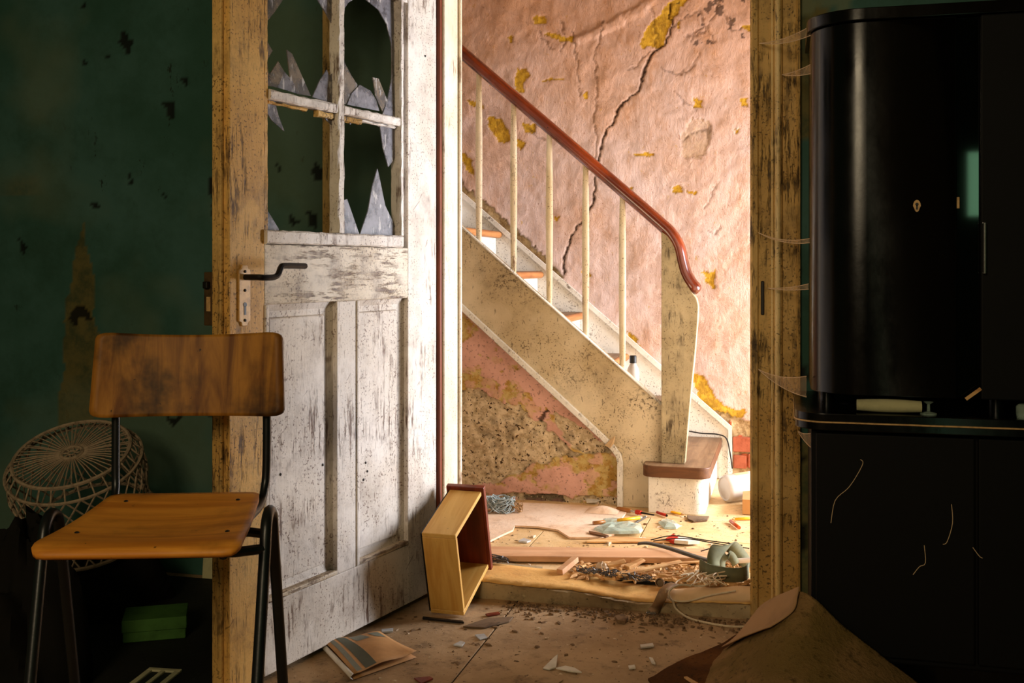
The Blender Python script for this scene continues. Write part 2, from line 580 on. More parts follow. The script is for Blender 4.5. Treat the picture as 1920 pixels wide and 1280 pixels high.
def hall_wall_mat():
    g = G('pink_peeling_plaster')
    y, dark, bare, brick = g.mask()
    a = g.noise(2.2, 5, 0.6)
    col = g.mix(g.step(a, 0.35, 0.68), srgb(216, 190, 182), srgb(208, 172, 152))
    b = g.noise(13, 6, 0.7, (1, 1, 0.45))
    col = g.mix(g.mul(g.step(b, 0.48, 0.76), 0.6), col, srgb(186, 134, 90))
    c = g.noise(55, 4, 0.65, (1, 1, 0.4))
    col = g.mix(g.mul(g.step(c, 0.68, 0.74), 0.75), col, srgb(120, 66, 34))
    d = g.noise(30, 5, 0.7)
    col = g.mix(g.mul(g.step(d, 0.64, 0.68), 0.6), col, srgb(196, 156, 76))
    # ochre-brown tint strengthening with height, broken up by noise
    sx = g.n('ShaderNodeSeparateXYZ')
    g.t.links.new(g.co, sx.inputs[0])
    upper_tint = g.mul(sx.outputs[2], g.mul(g.noise(2.5, 6, 0.7), 1.1), 'ADD')
    col = g.mix(g.mul(g.step(upper_tint, 1.9, 3.0), 0.62), col, srgb(192, 132, 78))
    pit = g.noise(110, 3, 0.6, (1, 1, 0.6))
    col = g.mix(g.mul(g.step(pit, 0.64, 0.69), 0.55), col, srgb(150, 100, 62))
    e = g.noise(9, 8, 0.8, (1, 1, 0.7), 1.2)
    vein = g.step(g.mul(g.mul(e, 0.5, 'SUBTRACT'), 0.0, 'ADD'), -0.012, 0.0)
    vein = g.mul(vein, g.step(e, 0.50, 0.512, True))
    col = g.mix(g.mul(g.mul(vein, g.step(a, 0.45, 0.6)), 0.55), col, srgb(130, 78, 44))
    ycol = g.mix(g.step(g.noise(40, 4, 0.6), 0.4, 0.65), srgb(206, 160, 44), srgb(168, 124, 30))
    col = g.mix(y, col, ycol)
    bcol = g.mix(g.step(g.noise(24, 5, 0.7), 0.4, 0.65), srgb(206, 178, 134), srgb(150, 118, 78))
    col = g.mix(bare, col, bcol)
    rcol = g.mix(g.step(g.noise(30, 5, 0.7), 0.4, 0.65), srgb(206, 96, 56), srgb(150, 62, 34))
    col = g.mix(brick, col, rcol)
    col = g.mix(g.mul(dark, 0.95), col, srgb(46, 24, 10))
    h = g.mul(b, g.mul(c, 0.35), 'ADD')
    h = g.mul(h, g.mul(a, 1.5), 'ADD')
    h = g.mul(h, g.mul(e, 1.2), 'ADD')
    g.bump(h, 0.85, 0.011)
    return g.done(col, 0.75, 0.25)


def spandrel_mat():
    g = G('crumbling_plaster')
    y, dark, bare, pale = g.mask()
    col = g.mix(g.step(g.noise(6, 5, 0.65), 0.38, 0.66), srgb(222, 172, 156), srgb(198, 150, 130))
    ycol = g.mix(g.step(g.noise(26, 5, 0.7), 0.4, 0.62), srgb(200, 174, 112), srgb(178, 136, 66))
    col = g.mix(y, col, ycol)
    n = g.noise(34, 6, 0.75)
    bcol = g.mix(g.step(n, 0.34, 0.62), srgb(180, 156, 118), srgb(224, 202, 168))
    col = g.mix(bare, col, bcol)
    col = g.mix(g.mul(dark, 0.9), col, srgb(48, 34, 20))
    sp = g.noise(80, 3, 0.6)
    col = g.mix(g.mul(g.step(sp, 0.58, 0.66), g.mul(bare, 0.5, 'ADD')), col, srgb(70, 48, 26))
    lt = g.noise(95, 3, 0.6)
    col = g.mix(g.mul(g.step(lt, 0.60, 0.68), g.mul(bare, 0.7)), col, srgb(232, 208, 172))
    h = g.mul(n, g.mul(bare, 0.8), 'MULTIPLY')
    h = g.mul(h, g.mul(g.noise(60, 4, 0.6), 0.3), 'ADD')
    g.bump(h, 0.6, 0.010)
    return g.done(col, 0.9, 0.15)


def green_wall_mat():
    g = G('green_distemper_wall')
    stain, dark, pale, _ = g.mask()
    a = g.noise(1.8, 6, 0.65)
    col = g.mix(g.step(a, 0.35, 0.68), srgb(48, 84, 70), srgb(68, 104, 96))
    b = g.noise(6, 6, 0.7)
    col = g.mix(g.mul(g.step(b, 0.45, 0.75), 0.6), col, srgb(44, 74, 58))
    w = g.noise(5, 5, 0.65, (1, 1, 0.4))
    c = g.noise(34, 4, 0.65, (1, 1, 0.45))
    spk = g.mul(g.step(c, 0.60, 0.66), g.step(w, 0.53, 0.62))
    col = g.mix(g.mul(spk, 0.85), col, srgb(30, 36, 22))
    scol = g.mix(g.step(g.noise(12, 5, 0.7), 0.4, 0.65), srgb(112, 96, 44), srgb(74, 72, 36))
    col = g.mix(g.mul(stain, 0.8), col, scol)
    col = g.mix(g.mul(pale, 0.7), col, srgb(112, 122, 96))
    col = g.mix(g.mul(dark, 0.92), col, srgb(14, 14, 8))
    g.bump(g.mul(b, g.mul(spk, 0.5), 'SUBTRACT'), 0.4, 0.006)
    return g.done(col, 0.7, 0.2)


def floor_mat(name, c1, c2, dirt, dust, s=1.0):
    g = G(name)
    a = g.noise(2.6, 6, 0.65)
    col = g.mix(g.step(a, 0.35, 0.66), c1, c2)
    b = g.noise(11, 6, 0.75)
    col = g.mix(g.mul(g.step(b, 0.50, 0.72), 0.65 * s), col, dirt)
    c = g.noise(70, 4, 0.65)
    col = g.mix(g.mul(g.step(c, 0.62, 0.68), 0.8 * s), col, dirt)
    d = g.noise(48, 4, 0.6)
    col = g.mix(g.mul(g.step(d, 0.66, 0.72), 0.5), col, dust)
    g.bump(g.mul(b, c, 'ADD'), 0.35, 0.004)
    return g.done(col, 0.75, 0.25)


def lacquer_mat():
    g = G('black_lacquered_wood')
    a = g.noise(5, 6, 0.7, (1, 1, 0.3))
    col = g.mix(g.step(a, 0.4, 0.7), srgb(4, 4, 3), srgb(10, 7, 4))
    r = g.n('ShaderNodeMapRange')
    g.t.links.new(g.noise(7, 6, 0.7, (1, 1, 0.5)), r.inputs['Value'])
    r.inputs['From Min'].default_value = 0.3
    r.inputs['From Max'].default_value = 0.75
    r.inputs['To Min'].default_value = 0.14
    r.inputs['To Max'].default_value = 0.32
    g.bump(g.noise(60, 4, 0.6), 0.05, 0.002)
    return g.done(col, r.outputs[0], 0.3)


def felt_mat(name, c1, c2, dirt, b=0.9):
    g = G(name)
    a = g.noise(4.5, 6, 0.65)
    col = g.mix(g.step(a, 0.38, 0.62), c1, c2)
    n = g.noise(46, 5, 0.75)
    col = g.mix(g.mul(g.step(n, 0.52, 0.70), 0.7), col, dirt)
    g.bump(n, b, 0.010)
    return g.done(col, 0.95, 0.1)


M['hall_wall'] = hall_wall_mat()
M['spandrel'] = spandrel_mat()
M['green_wall'] = green_wall_mat()
M['floor'] = floor_mat('dirty_hardboard', srgb(184, 152, 114), srgb(150, 118, 82), srgb(58, 38, 20), srgb(214, 192, 160))
M['floor_dark'] = floor_mat('dark_base_and_shade', srgb(30, 30, 22), srgb(22, 20, 14), srgb(10, 9, 6), srgb(50, 50, 38))  # dark base under the joints; also painted shade on the left floor
M['hall_floor'] = floor_mat('hall_boards', srgb(236, 202, 152), srgb(214, 172, 116), srgb(120, 84, 48), srgb(244, 226, 200), 0.7)
M['lino'] = floor_mat('pink_linoleum', srgb(246, 218, 192), srgb(236, 196, 160), srgb(150, 106, 70), srgb(246, 226, 204), 0.6)
M['scrap'] = floor_mat('hardboard_scrap', srgb(128, 104, 80), srgb(104, 80, 58), srgb(40, 28, 18), srgb(150, 130, 104), 0.8)
M['threshold_top'] = floor_mat('threshold_lino', srgb(228, 178, 104), srgb(206, 150, 82), srgb(120, 84, 50), srgb(240, 210, 160), 0.5)
M['threshold'] = floor_mat('threshold_mortar', srgb(190, 166, 128), srgb(140, 114, 80), srgb(36, 24, 14), srgb(216, 196, 160), 1.0)
M['black_wood'] = lacquer_mat()
M['satin_black'] = plain_mat('satin_black_wood', srgb(7, 6, 5), 0.62, 0.15, 0, 0.5, 6, None, 0)
M['black_gloss'] = plain_mat('black_glass', srgb(4, 4, 4), 0.04, 0.6, 0, 0.2, 6, None, 0)
M['felt'] = felt_mat('tan_felt', srgb(150, 116, 74), srgb(120, 96, 52), srgb(58, 46, 22))
M['carpet'] = felt_mat('brown_carpet', srgb(112, 70, 30), srgb(84, 50, 20), srgb(34, 20, 8), 1.0)
M['felt_back'] = plain_mat('sheet_backing', srgb(178, 138, 96), 0.8, 0.2, 0, 0.4, 8, srgb(110, 78, 48), 0.3)
M['white_wall'] = plain_mat('plain_plaster', srgb(214, 196, 170), 0.8, 0.2, 0, 0.3, 3, srgb(170, 140, 100))
M['dim_wall'] = plain_mat('dim_green_plaster', srgb(60, 100, 84), 0.8, 0.2, 0, 0.4, 3)
M['ceil'] = plain_mat('grey_ceiling', srgb(120, 112, 96), 0.9, 0.1, 0, 0.3, 3)
M['ceil_hall'] = plain_mat('bounce_cutting_ceiling', srgb(128, 100, 70), 0.9, 0.1, 0, 0.3, 3)  # unseen ceiling, made brown to cut light bouncing into the hall
M['soil'] = plain_mat('dirt_crumbs', srgb(128, 100, 72), 0.95, 0.1, 0, 0.7, 60, srgb(36, 24, 14), 0.4)

# ------------------------------------------------------------------ room shell
WV = 3.245            # face of the wall with the door
WB = 3.440            # its hall side
OL, OR = -1.066, -0.107
HF = 0.05             # hall floor level
SPV = 4.405           # stair side plane
BWV = 5.13            # back wall of the hall


def struct(o, label=None):
    o['kind'] = 'structure'
    if label:
        o['label'] = label
    return o


# floor: hardboard sheets over a dark base
floor = struct(MB().box((-3.2, -1.6, -0.06), (1.8, 3.30, -0.006)).build('floor', M['floor_dark']))
us = [-3.2, -2.04, -0.822, 0.40, 1.8]
vs = [-1.6, -0.4, 1.42, WV - 0.001]
for i in range(4):
    for j in range(3):
        a = 0.004 if i else 0
        b = 0.004 if j else 0
        dark = (i == 0) or (i == 1 and j < 2)
        MB().box((us[i] + a, vs[j] + b, -0.006), (us[i + 1], vs[j + 1], 0.0)).build('floor_panel', M['floor'], floor, 0.0015, 1)

# hall floor boards with open joints
hall = struct(MB().box((-2.6, WB - 0.04, -0.06), (1.6, BWV, HF - 0.008)).build('floor_hall', M['floor_dark']))
hv = [WB - 0.02, 3.62, 3.93, 4.24, 4.55, 4.86, BWV]
for j in range(6):
    off = [0.0, -0.55, 0.18, -0.30, 0.4, -0.1][j]
    hu = [-2.6, -1.45 + off * 0.6, -0.62 + off * 0.5, 0.35 + off * 0.5, 1.6]
    for i in range(4):
        MB().box((hu[i] + 0.003, hv[j] + 0.003, HF - 0.008), (hu[i + 1], hv[j + 1], HF - random.random() * 0.002)).build('floor_panel', M['hall_floor'], hall, 0.0015, 1)

struct(MB().box((-3.2, -1.6, 2.75), (1.8, WB, 2.85)).build('ceiling', M['ceil']))
struct(MB().box((-2.6, WB, 2.75), (1.6, 5.25, 2.85)).build('ceiling_hall', M['ceil_hall']))
struct(MB().box((-3.3, -1.6, 0), (-3.2, WB, 2.75)).build('wall_left', M['dim_wall']))
struct(MB().box((1.8, -1.6, 0), (1.9, WB, 2.75)).build('wall_right', M['dim_wall']))
# rear wall with a window and an opening added for the green reflection light
rear = MB()
W1 = (-1.27, -0.33, 1.56, 2.40)
W2 = (1.07, 1.53, 1.34, 1.78)
rear.box((-3.3, -1.7, 0), (W1[0], -1.6, 2.75)).box((W1[1], -1.7, 0), (W2[0], -1.6, 2.75)).box((W2[1], -1.7, 0), (1.9, -1.6, 2.75))
for w in (W1, W2):
    rear.box((w[0], -1.7, 0), (w[1], -1.6, w[2])).box((w[0], -1.7, w[3]), (w[1], -1.6, 2.75))
struct(rear.build('wall_rear', M['dim_wall']))
for i, w in enumerate((W1, W2)):
    hw, hh = (w[1] - w[0]) / 2, w[3] - w[2]
    wf = struct(empty('window_%d' % (i + 1), ((w[0] + w[1]) / 2, -1.65, w[2])))
    for a, b in [((-hw, -0.03, 0), (-hw + 0.04, 0.02, hh)), ((hw - 0.04, -0.03, 0), (hw, 0.02, hh)), ((-hw + 0.04, -0.03, 0), (hw - 0.04, 0.02, 0.04)), ((-hw + 0.04, -0.03, hh - 0.04), (hw - 0.04, 0.02, hh))]:
        MB().box(a, b).build('window_frame', M['casing'], wf, 0.004, 1)

# wall with the doorway: coarse box behind, weathered faces in front where the photo shows them
wb = MB()
wb.box((-3.3, WV + 0.03, 0), (OL - 0.02, WB, 2.75)).box((OR + 0.02, WV + 0.03, 0), (1.9, WB, 2.75)).box((OL - 0.02, WV + 0.03, 2.03), (OR + 0.02, WB, 2.75))
wall_b = struct(wb.build('wall_back', M['white_wall']))
wf2 = MB()
wf2.box((-3.3, WV, 2.3), (1.9, WV + 0.03, 2.75)).box((OL - 0.02, WV, 2.03), (OR + 0.02, WV + 0.03, 2.3))
wf2.build('upper_facing', M['dim_wall'], wall_b)


def grid_uz(u0, u1, z0, z1, res):
    nu, nz = int((u1 - u0) / res) + 1, int((z1 - z0) / res) + 1
    return np.meshgrid(np.linspace(u0, u1, nu), np.linspace(z0, z1, nz))


def vpoly(pts, v):
    return [(V(x, y, v).x, V(x, y, v).z) for (x, y) in pts]


def poly_mask(U, Z, polys, v, jit=0.012, seed=3, sc=40):
    x = U + (fbm(U, Z, sc, seed, 3) - 0.5) * 2 * jit
    z = Z + (fbm(U, Z, sc, seed + 50, 3) - 0.5) * 2 * jit
    m = np.zeros(U.shape, bool)
    for p in polys:
        m |= in_poly(x, z, vpoly(p, v))
    return m.astype(float)


# green wall, door side
U, Z = grid_uz(-3.2, OL - 0.012, 0.0, 2.3, 0.010)
mk = np.zeros(U.shape + (4,))
mk[..., 0] = np.maximum(poly_mask(U, Z, [[(157, 415), (182, 520), (186, 640), (176, 790), (108, 790), (118, 640), (132, 540)]], WV, 0.03, 5, 9),
                        np.clip((fbm(U, Z, 2.6, 91) - 0.52) * 5, 0, 0.5) * (Z > 1.3))
blots = [[(222, 66), (236, 62), (248, 84), (246, 104), (228, 98)], [(150, 4), (164, 0), (164, 14), (150, 12)], [(205, 98), (212, 110), (202, 112)], [(152, 100), (162, 122), (154, 124)],
         [(145, 570), (166, 578), (172, 600), (150, 598), (136, 612), (130, 596)], [(305, 355), (316, 370), (308, 376)], [(310, 778), (340, 782), (330, 800), (312, 796)],
         [(30, 440), (54, 470), (40, 466)], [(320, 190), (330, 180), (326, 226), (312, 218), (306, 190)], [(335, 150), (352, 146), (350, 166)], [(172, 374), (184, 390), (174, 394)],
         [(240, 330), (246, 345), (240, 352)], [(392, 330), (405, 326), (405, 420), (396, 410)], [(380, 745), (406, 730), (406, 800), (392, 776)],
         [(590, 305), (604, 318), (602, 345), (584, 330)], [(520, 300), (534, 312), (528, 322)], [(545, 395), (560, 420), (548, 428)], [(575, 395), (590, 400), (586, 432)]]
mk[..., 1] = poly_mask(U, Z, blots, WV, 0.02, 11, 30)
mk[..., 2] = np.clip((fbm(U, Z, 1.9, 61) - 0.48) * 4, 0, 0.55)
dep = (fbm(U, Z, 3, 21) - 0.5) * 0.012 - mk[..., 1] * 0.003
wall_patch('weathered_facing', U, Z, WV, dep, mk, M['green_wall'], wall_b)
U, Z = grid_uz(OR + 0.012, 1.85, 0.0, 2.3, 0.02)
mk = np.zeros(U.shape + (4,))
mk[..., 0] = (fbm(U, Z, 3.2, 92) > 0.52) * 1.0
mk[..., 1] = (fbm(U, Z, 12, 93) > 0.62) * 1.0
mk[..., 2] = poly_mask(U, Z, [[(1500, -30), (1620, -30), (1590, 16), (1500, 26)]], WV, 0.02, 6)
wall_patch('weathered_facing', U, Z, WV, (fbm(U, Z, 3, 22) - 0.5) * 0.01, mk, M['green_wall'], wall_b)

# hall walls
hb = struct(MB().box((-2.6, BWV + 0.03, 0), (1.7, BWV + 0.13, 2.75)).build('wall_hall_back', M['white_wall']))
MB().box((-0.03, BWV, 0), (1.6, BWV + 0.03, 2.75)).build('plain_facing', M['white_wall'], hb)
MB().box((-2.6, BWV, 0), (-1.80, BWV + 0.03, 2.75)).build('plain_facing', M['white_wall'], hb)
struct(MB().box((-2.7, WB, 0), (-2.6, BWV + 0.13, 2.75)).build('wall_hall_left', M['white_wall']))
he = MB()
he.box((1.6, WB, 0), (1.7, 4.10, 2.75)).box((1.6, 5.10, 0), (1.7, BWV + 0.03, 2.75)).box((1.6, 4.10, 2.5), (1.7, 5.10, 2.75))
struct(he.build('wall_hall_entrance', M['white_wall']))

U, Z = grid_uz(-1.80, -0.03, HF, 2.45, 0.0062)
yl = [[(968, 130), (986, 128), (996, 142), (982, 156), (984, 176), (966, 168)], [(998, 32), (1022, 30), (1024, 46), (1000, 44)], [(1015, 148), (1058, 146), (1056, 150), (1016, 152)],
      [(912, 218), (936, 222), (950, 240), (962, 262), (940, 268), (920, 242)], [(978, 230), (1004, 234), (1004, 248), (984, 248)], [(970, 262), (986, 268), (978, 280), (966, 276)],
      [(1300, 184), (1318, 186), (1316, 202), (1300, 200)], [(1386, 184), (1403, 182), (1401, 200), (1390, 198)], [(1376, 242), (1388, 240), (1384, 250)],
      [(1186, 288), (1226, 286), (1226, 294), (1188, 295)], [(1260, 350), (1276, 348), (1281, 362), (1262, 362)], [(1288, 359), (1309, 358), (1306, 365), (1290, 365)],
      [(1318, 512), (1342, 506), (1340, 524), (1342, 546), (1332, 538), (1324, 528)], [(1198, 88), (1206, 60), (1270, -10), (1300, -20), (1262, 40), (1240, 90)],
      [(1270, 50), (1276, 40), (1275, 60)], [(1092, 174), (1102, 172), (1102, 186), (1094, 186)], [(1036, 404), (1048, 406), (1040, 414)], [(950, 70), (960, 68), (958, 82)],
      [(1298, 700), (1320, 706), (1340, 745), (1372, 768), (1398, 766), (1392, 786), (1352, 790), (1310, 752)], [(862, 285), (884, 296), (892, 330), (876, 320)], [(1018, 66), (1030, 60), (1074, 70), (1070, 80), (1050, 76)],
      [(876, 186), (900, 190), (906, 202), (884, 200)], [(1178, 350), (1188, 352), (1184, 360)], [(1096, 490), (1108, 520), (1092, 512)], [(1174, 620), (1196, 636), (1200, 650), (1180, 636)],
      [(1240, 700), (1262, 720), (1256, 726)], [(1390, 50), (1408, 44), (1408, 62)]]
crack = [(1256, 8), (1254, 34), (1262, 38), (1256, 66), (1242, 88), (1228, 96), (1216, 112), (1208, 134), (1202, 152), (1196, 170), (1180, 182), (1166, 192), (1156, 208), (1150, 226), (1138, 240), (1130, 262), (1124, 286), (1120, 300),
         (1114, 330), (1116, 352), (1110, 384), (1104, 396), (1094, 412), (1080, 428), (1070, 446), (1062, 464), (1056, 490), (1058, 512)]
crw = [4, 3, 4, 3, 4, 5, 6, 7, 5, 6, 4, 5, 6, 7, 4, 6, 5, 5, 4, 5, 6, 4, 4, 5, 4, 5, 6, 7]
thin = [[(1220, 10), (1228, 50), (1230, 92)], [(1228, 96), (1206, 104), (1192, 124), (1180, 128)], [(1114, 118), (1120, 160), (1114, 220), (1118, 270), (1112, 300)], [(1242, 88), (1268, 40), (1290, 30), (1310, 20)],
        [(1290, 70), (1320, 60), (1340, 30), (1350, -10)], [(1310, 20), (1322, 50), (1340, 80)], [(1322, 50), (1300, 62), (1296, 76)], [(1356, 20), (1370, 60), (1390, 50)], [(1312, 100), (1296, 128), (1270, 140), (1240, 128)],
        [(1266, 170), (1290, 196), (1304, 206)], [(1054, 40), (1062, 80), (1050, 96)], [(1074, 60), (1082, 130), (1086, 180)], [(1130, 40), (1120, 90), (1112, 118)], [(1340, 350), (1330, 380), (1318, 390)], [(1352, 424), (1340, 440), (1330, 436)],
        [(1280, 260), (1300, 250), (1330, 240), (1326, 260)], [(980, 235), (1000, 250), (1020, 260)], [(1010, 60), (1030, 88), (1040, 92)]]
bare = [[(1340, 770), (1372, 780), (1408, 790), (1420, 905), (1370, 905), (1330, 800)], [(860, 330), (872, 350), (900, 372), (980, 440), (1060, 520), (1040, 520), (900, 405), (860, 372)],
        [(1296, 222), (1330, 226), (1336, 262), (1310, 300), (1276, 290), (1280, 250)]]
brick = [[(1374, 822), (1390, 816), (1412, 832), (1414, 846), (1376, 846)], [(1374, 852), (1414, 852), (1414, 876), (1376, 876)], [(1366, 792), (1370, 786), (1373, 802), (1367, 806)]]
mk = np.zeros(U.shape + (4,))
mk[..., 0] = poly_mask(U, Z, yl, BWV, 0.012, 3)
mk[..., 2] = poly_mask(U, Z, bare[:2], BWV, 0.018, 8) + 0.35 * poly_mask(U, Z, bare[2:], BWV, 0.02, 9)
mk[..., 3] = poly_mask(U, Z, brick, BWV, 0.006, 14)
k = 2.62 / 1000.0
jx, jz = (fbm(U, Z, 45, 71, 3) - 0.5) * 0.022, (fbm(U, Z, 45, 75, 3) - 0.5) * 0.022
cr = line_dist(U + jx, Z + jz, vpoly(crack, BWV), [x * k * 0.46 for x in crw])
for t in thin:
    cr = np.maximum(cr, 0.42 * line_dist(U + jx * 1.5, Z + jz * 1.5, vpoly(t, BWV), 2.2 * k))
scorch = (fbm(U, Z, 20, 33) > 0.60) * poly_mask(U, Z, [[(1270, -20), (1390, -20), (1400, 60), (1330, 90), (1290, 70)], [(1296, 56), (1330, 52), (1336, 84), (1300, 78)]], BWV, 0.05, 17)
mk[..., 1] = np.clip(np.maximum(cr, scorch * 0.8), 0, 1)
dep = (fbm(U, Z, 2.2, 41, 4) - 0.5) * 0.035 + (fbm(U, Z, 16, 45, 3) - 0.5) * 0.010
dep -= 0.008 * cr + 0.004 * mk[..., 0] + 0.012 * np.clip(mk[..., 2], 0, 1) - 0.008 * mk[..., 3]
ridge = line_dist(U + jx * 2, Z + jz * 2, vpoly([(1085, 72), (1140, 50), (1200, 20), (1216, 4)], BWV), 0.03)
dep += 0.008 * ridge
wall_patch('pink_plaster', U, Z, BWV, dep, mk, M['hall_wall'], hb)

# bricks laid bare at the foot of the pink wall
M['brick'] = plain_mat('bare_brick', srgb(166, 92, 66), 0.9, 0.1, 0, 0.6, 26, srgb(120, 54, 30), 0.5)
for (x0, y0, x1, y1) in [(1374, 820, 1452, 846), (1376, 852, 1400, 877), (1403, 852, 1480, 877)]:
    a, b = V(x0, y1, BWV), V(x1, y0, BWV)
    MB().box((a.x, BWV - 0.007, a.z), (b.x, BWV + 0.06, b.z - 0.004)).build('brick', M['brick'], hb, 0.004, 2)

# door casings and jamb linings
def casing(name, u0, u1, flip=1):
    o = empty(name, (0, 0, 0))
    struct(o)
    w = u1 - u0
    prof = [(0, 0), (0, 0.018), (0.006, 0.026), (0.02, 0.026), (0.024, 0.020), (0.064, 0.020), (0.068, 0.032), (0.078, 0.036), (0.088, 0.032), (0.092, 0.022), (0.128, 0.022), (0.134, 0.030), (0.14, 0.026), (0.14, 0)]
    pts = [(u0 + (a * w / 0.14 if flip > 0 else w - a * w / 0.14), WV - b, 0.0) for a, b in prof]
    MB().prism(pts, (0, 0, 2.17)).build('moulded_board', M['casing'], o)
    ub = u0 + (0.078 * w / 0.14 if flip > 0 else w - 0.078 * w / 0.14)
    MB().tube([(ub, WV - 0.033, 2.17 * q / 8) for q in range(9)], 0.0085, 10).build('bead', M['casing_bead_lit'], o)
    MB().tube([(ub - 0.016 * flip, WV - 0.024, 2.17 * q / 8) for q in range(9)], 0.004, 8).build('bead', M['casing_bead_lit'], o)
    return o


cs = casing('trim_1', OR, OR + 0.142)
MB().box((OR - 0.001, WV - 0.018, 0.0), (OR + 0.016, WB + 0.002, 2.03)).build('jamb_lining', M['casing'], cs, 0.002, 1)
MB().box((OR + 0.030, WV - 0.024, 0.905), (OR + 0.040, WV - 0.0195, 1.005)).build('strike_plate', M['iron'], cs, 0.002, 1)
cs = casing('trim_2', OL - 0.16, OL - 0.022, -1)
MB().box((OL - 0.016, WV + 0.012, 0.0), (OL, WB + 0.004, 2.03)).build('jamb_lining', M['jamb'], cs, 0.003, 1)
MB().box((OL - 0.020, WV - 0.012, 0.0), (OL - 0.0075, WV + 0.016, 2.03)).build('rebate_strip', M['redstrip'], cs, 0.002, 1)
MB().box((OL + 0.0005, WV + 0.155, 0.0), (OL + 0.010, WV + 0.172, 2.03)).build('stop_bead', M['jamb'], cs, 0.003, 1)
struct(MB().box((-1.475, WV - 0.022, 0.0), (-1.448, WV - 0.002, 2.3)).build('trim_3', M['casing'], None, 0.004, 2))
cs = casing('trim_4', OL - 0.02, OR + 0.02)
for ch in list(cs.children):
    bpy.data.objects.remove(ch)
MB().box((OL - 0.16, WV - 0.03, 2.03), (OR + 0.142, WV, 2.17)).build('head_board', M['casing'], cs, 0.004, 2)

# worn threshold
th = struct(empty('threshold', (0, 0, 0)))
nu = 70
tu = [OL + (OR - OL) * i / (nu - 1) for i in range(nu)]


def th_z(u):
    t = (u - OL) / (OR - OL)
    return 0.060 - 0.026 * math.exp(-((t - 0.66) / 0.24) ** 2) + 0.002 * math.sin(17 * t)


rows = []
for j, (dv, dz) in enumerate([(0.0, -1), (-0.004, 0.35), (-0.006, 0.7), (-0.010, 0.92), (0.004, 1.0)]):
    rows.append([(u, WV - 0.005 + dv + 0.008 * math.sin(u * 23 + j) * (0.5 if 0 < j else 0) + random.uniform(-.003, .003),
                  0.0 if dz < 0 else (th_z(u) - 0.004) * dz + random.uniform(-.0015, .0015)) for u in tu])
rows.append([(u, WB + 0.02, th_z(u) - 0.006) for u in tu])
MB().grid(rows).build('mortar_front', M['threshold'], th)
rows = []
for j in range(6):
    rows.append([(u, (WV - 0.012 + 0.010 * math.sin(u * 9) + random.uniform(-.004, .004)) if j == 0 else WV + 0.022 + 0.036 * (j - 1), th_z(u) + (0.0 if j else -0.002)) for u in tu])
MB().grid(rows).build('worn_covering', M['threshold_top'], th, solid=0.004)

# spandrel wall under the stairs
def zt(u):
    return 1.2295 - 0.857 * (u + 1.371)


def zb(u):
    return 0.884 - 0.873 * (u + 1.371)


nu, nz = 260, 170
uu = np.linspace(-2.2, -0.672, nu)
tt = np.linspace(0, 1, nz)
U = np.tile(uu, (nz, 1))
Z = HF - 0.01 + tt[:, None] * (np.maximum(zb(uu), 0.285) - HF + 0.012)[None, :]
fine_n = fbm(U, Z, 12, 141, 4)
mk = np.zeros(U.shape + (4,))
graypoly = [[(840, 730), (900, 738), (960, 760), (1010, 792), (1050, 820), (1082, 850), (1000, 872), (960, 890), (930, 905), (840, 915)], [(1040, 770), (1100, 805), (1140, 838), (1150, 850), (1090, 850), (1060, 820)],
            [(840, 935), (1000, 940), (1160, 955), (1160, 935), (1010, 930), (900, 925)]]
yp = [[(845, 590), (870, 592), (890, 618), (870, 640), (845, 625)], [(845, 680), (870, 690), (920, 708), (930, 728), (845, 735)], [(930, 730), (970, 720), (990, 748), (1010, 770), (1000, 790), (950, 758)],
      [(985, 868), (1060, 830), (1160, 845), (1162, 950), (1060, 945), (1120, 905), (1110, 890), (1040, 880), (930, 905), (960, 880)], [(1130, 840), (1160, 850), (1160, 880), (1120, 870)],
      [(1000, 650), (1014, 655), (1010, 668)], [(955, 690), (964, 694), (958, 706)]]
mk[..., 0] = poly_mask(U, Z, yp, SPV, 0.035, 23, 22)
mk[..., 2] = poly_mask(U, Z, graypoly, SPV, 0.035, 27, 18)
mk[..., 0] = np.maximum(mk[..., 0], (fbm(U, Z, 20, 131) > 0.64) * 1.0)
mk[..., 0] *= 0.35 + 0.65 * (fbm(U, Z, 30, 132, 4) > 0.47)
mk[..., 1] = np.clip((fbm(U, Z, 18, 151, 4) - 0.60) * 8, 0, 1) * mk[..., 2] * 0.35
mk[..., 1] = np.maximum(mk[..., 1], poly_mask(U, Z, [[(1005, 786), (1022, 768), (1026, 774), (1010, 796)], [(980, 928), (1050, 930), (1060, 945), (985, 942)]], SPV, 0.01, 29) * 0.8)
dep = (fbm(U, Z, 5, 161, 4) - 0.5) * 0.018 - mk[..., 2] * (0.010 + (fbm(U, Z, 24, 171, 4) - 0.5) * 0.030) - mk[..., 0] * 0.003 + (fine_n - 0.5) * 0.012 - 0.02 * mk[..., 1]
edge = np.clip(np.minimum((uu[-1] - U) / 0.03, 1), 0, 1)
sw = struct(wall_patch('wall_stair_side', U, Z, SPV + 0.022, dep * edge + 0.004, mk, M['spandrel']))

# ------------------------------------------------------------------ staircase
st = empty('staircase', (-0.5, 4.7, HF))
tag(st, 'white painted wooden staircase with polished red-brown handrail rising behind the doorway', 'staircase')


def sp(mb, name, mat, bevel=0.0, parent=st, **k):
    """part given in room coordinates"""
    off = st.location
    mb.v = [(p[0] - off.x, p[1] - off.y, p[2] - off.z) for p in mb.v]
    return mb.build(name, mat, parent, bevel, **k)


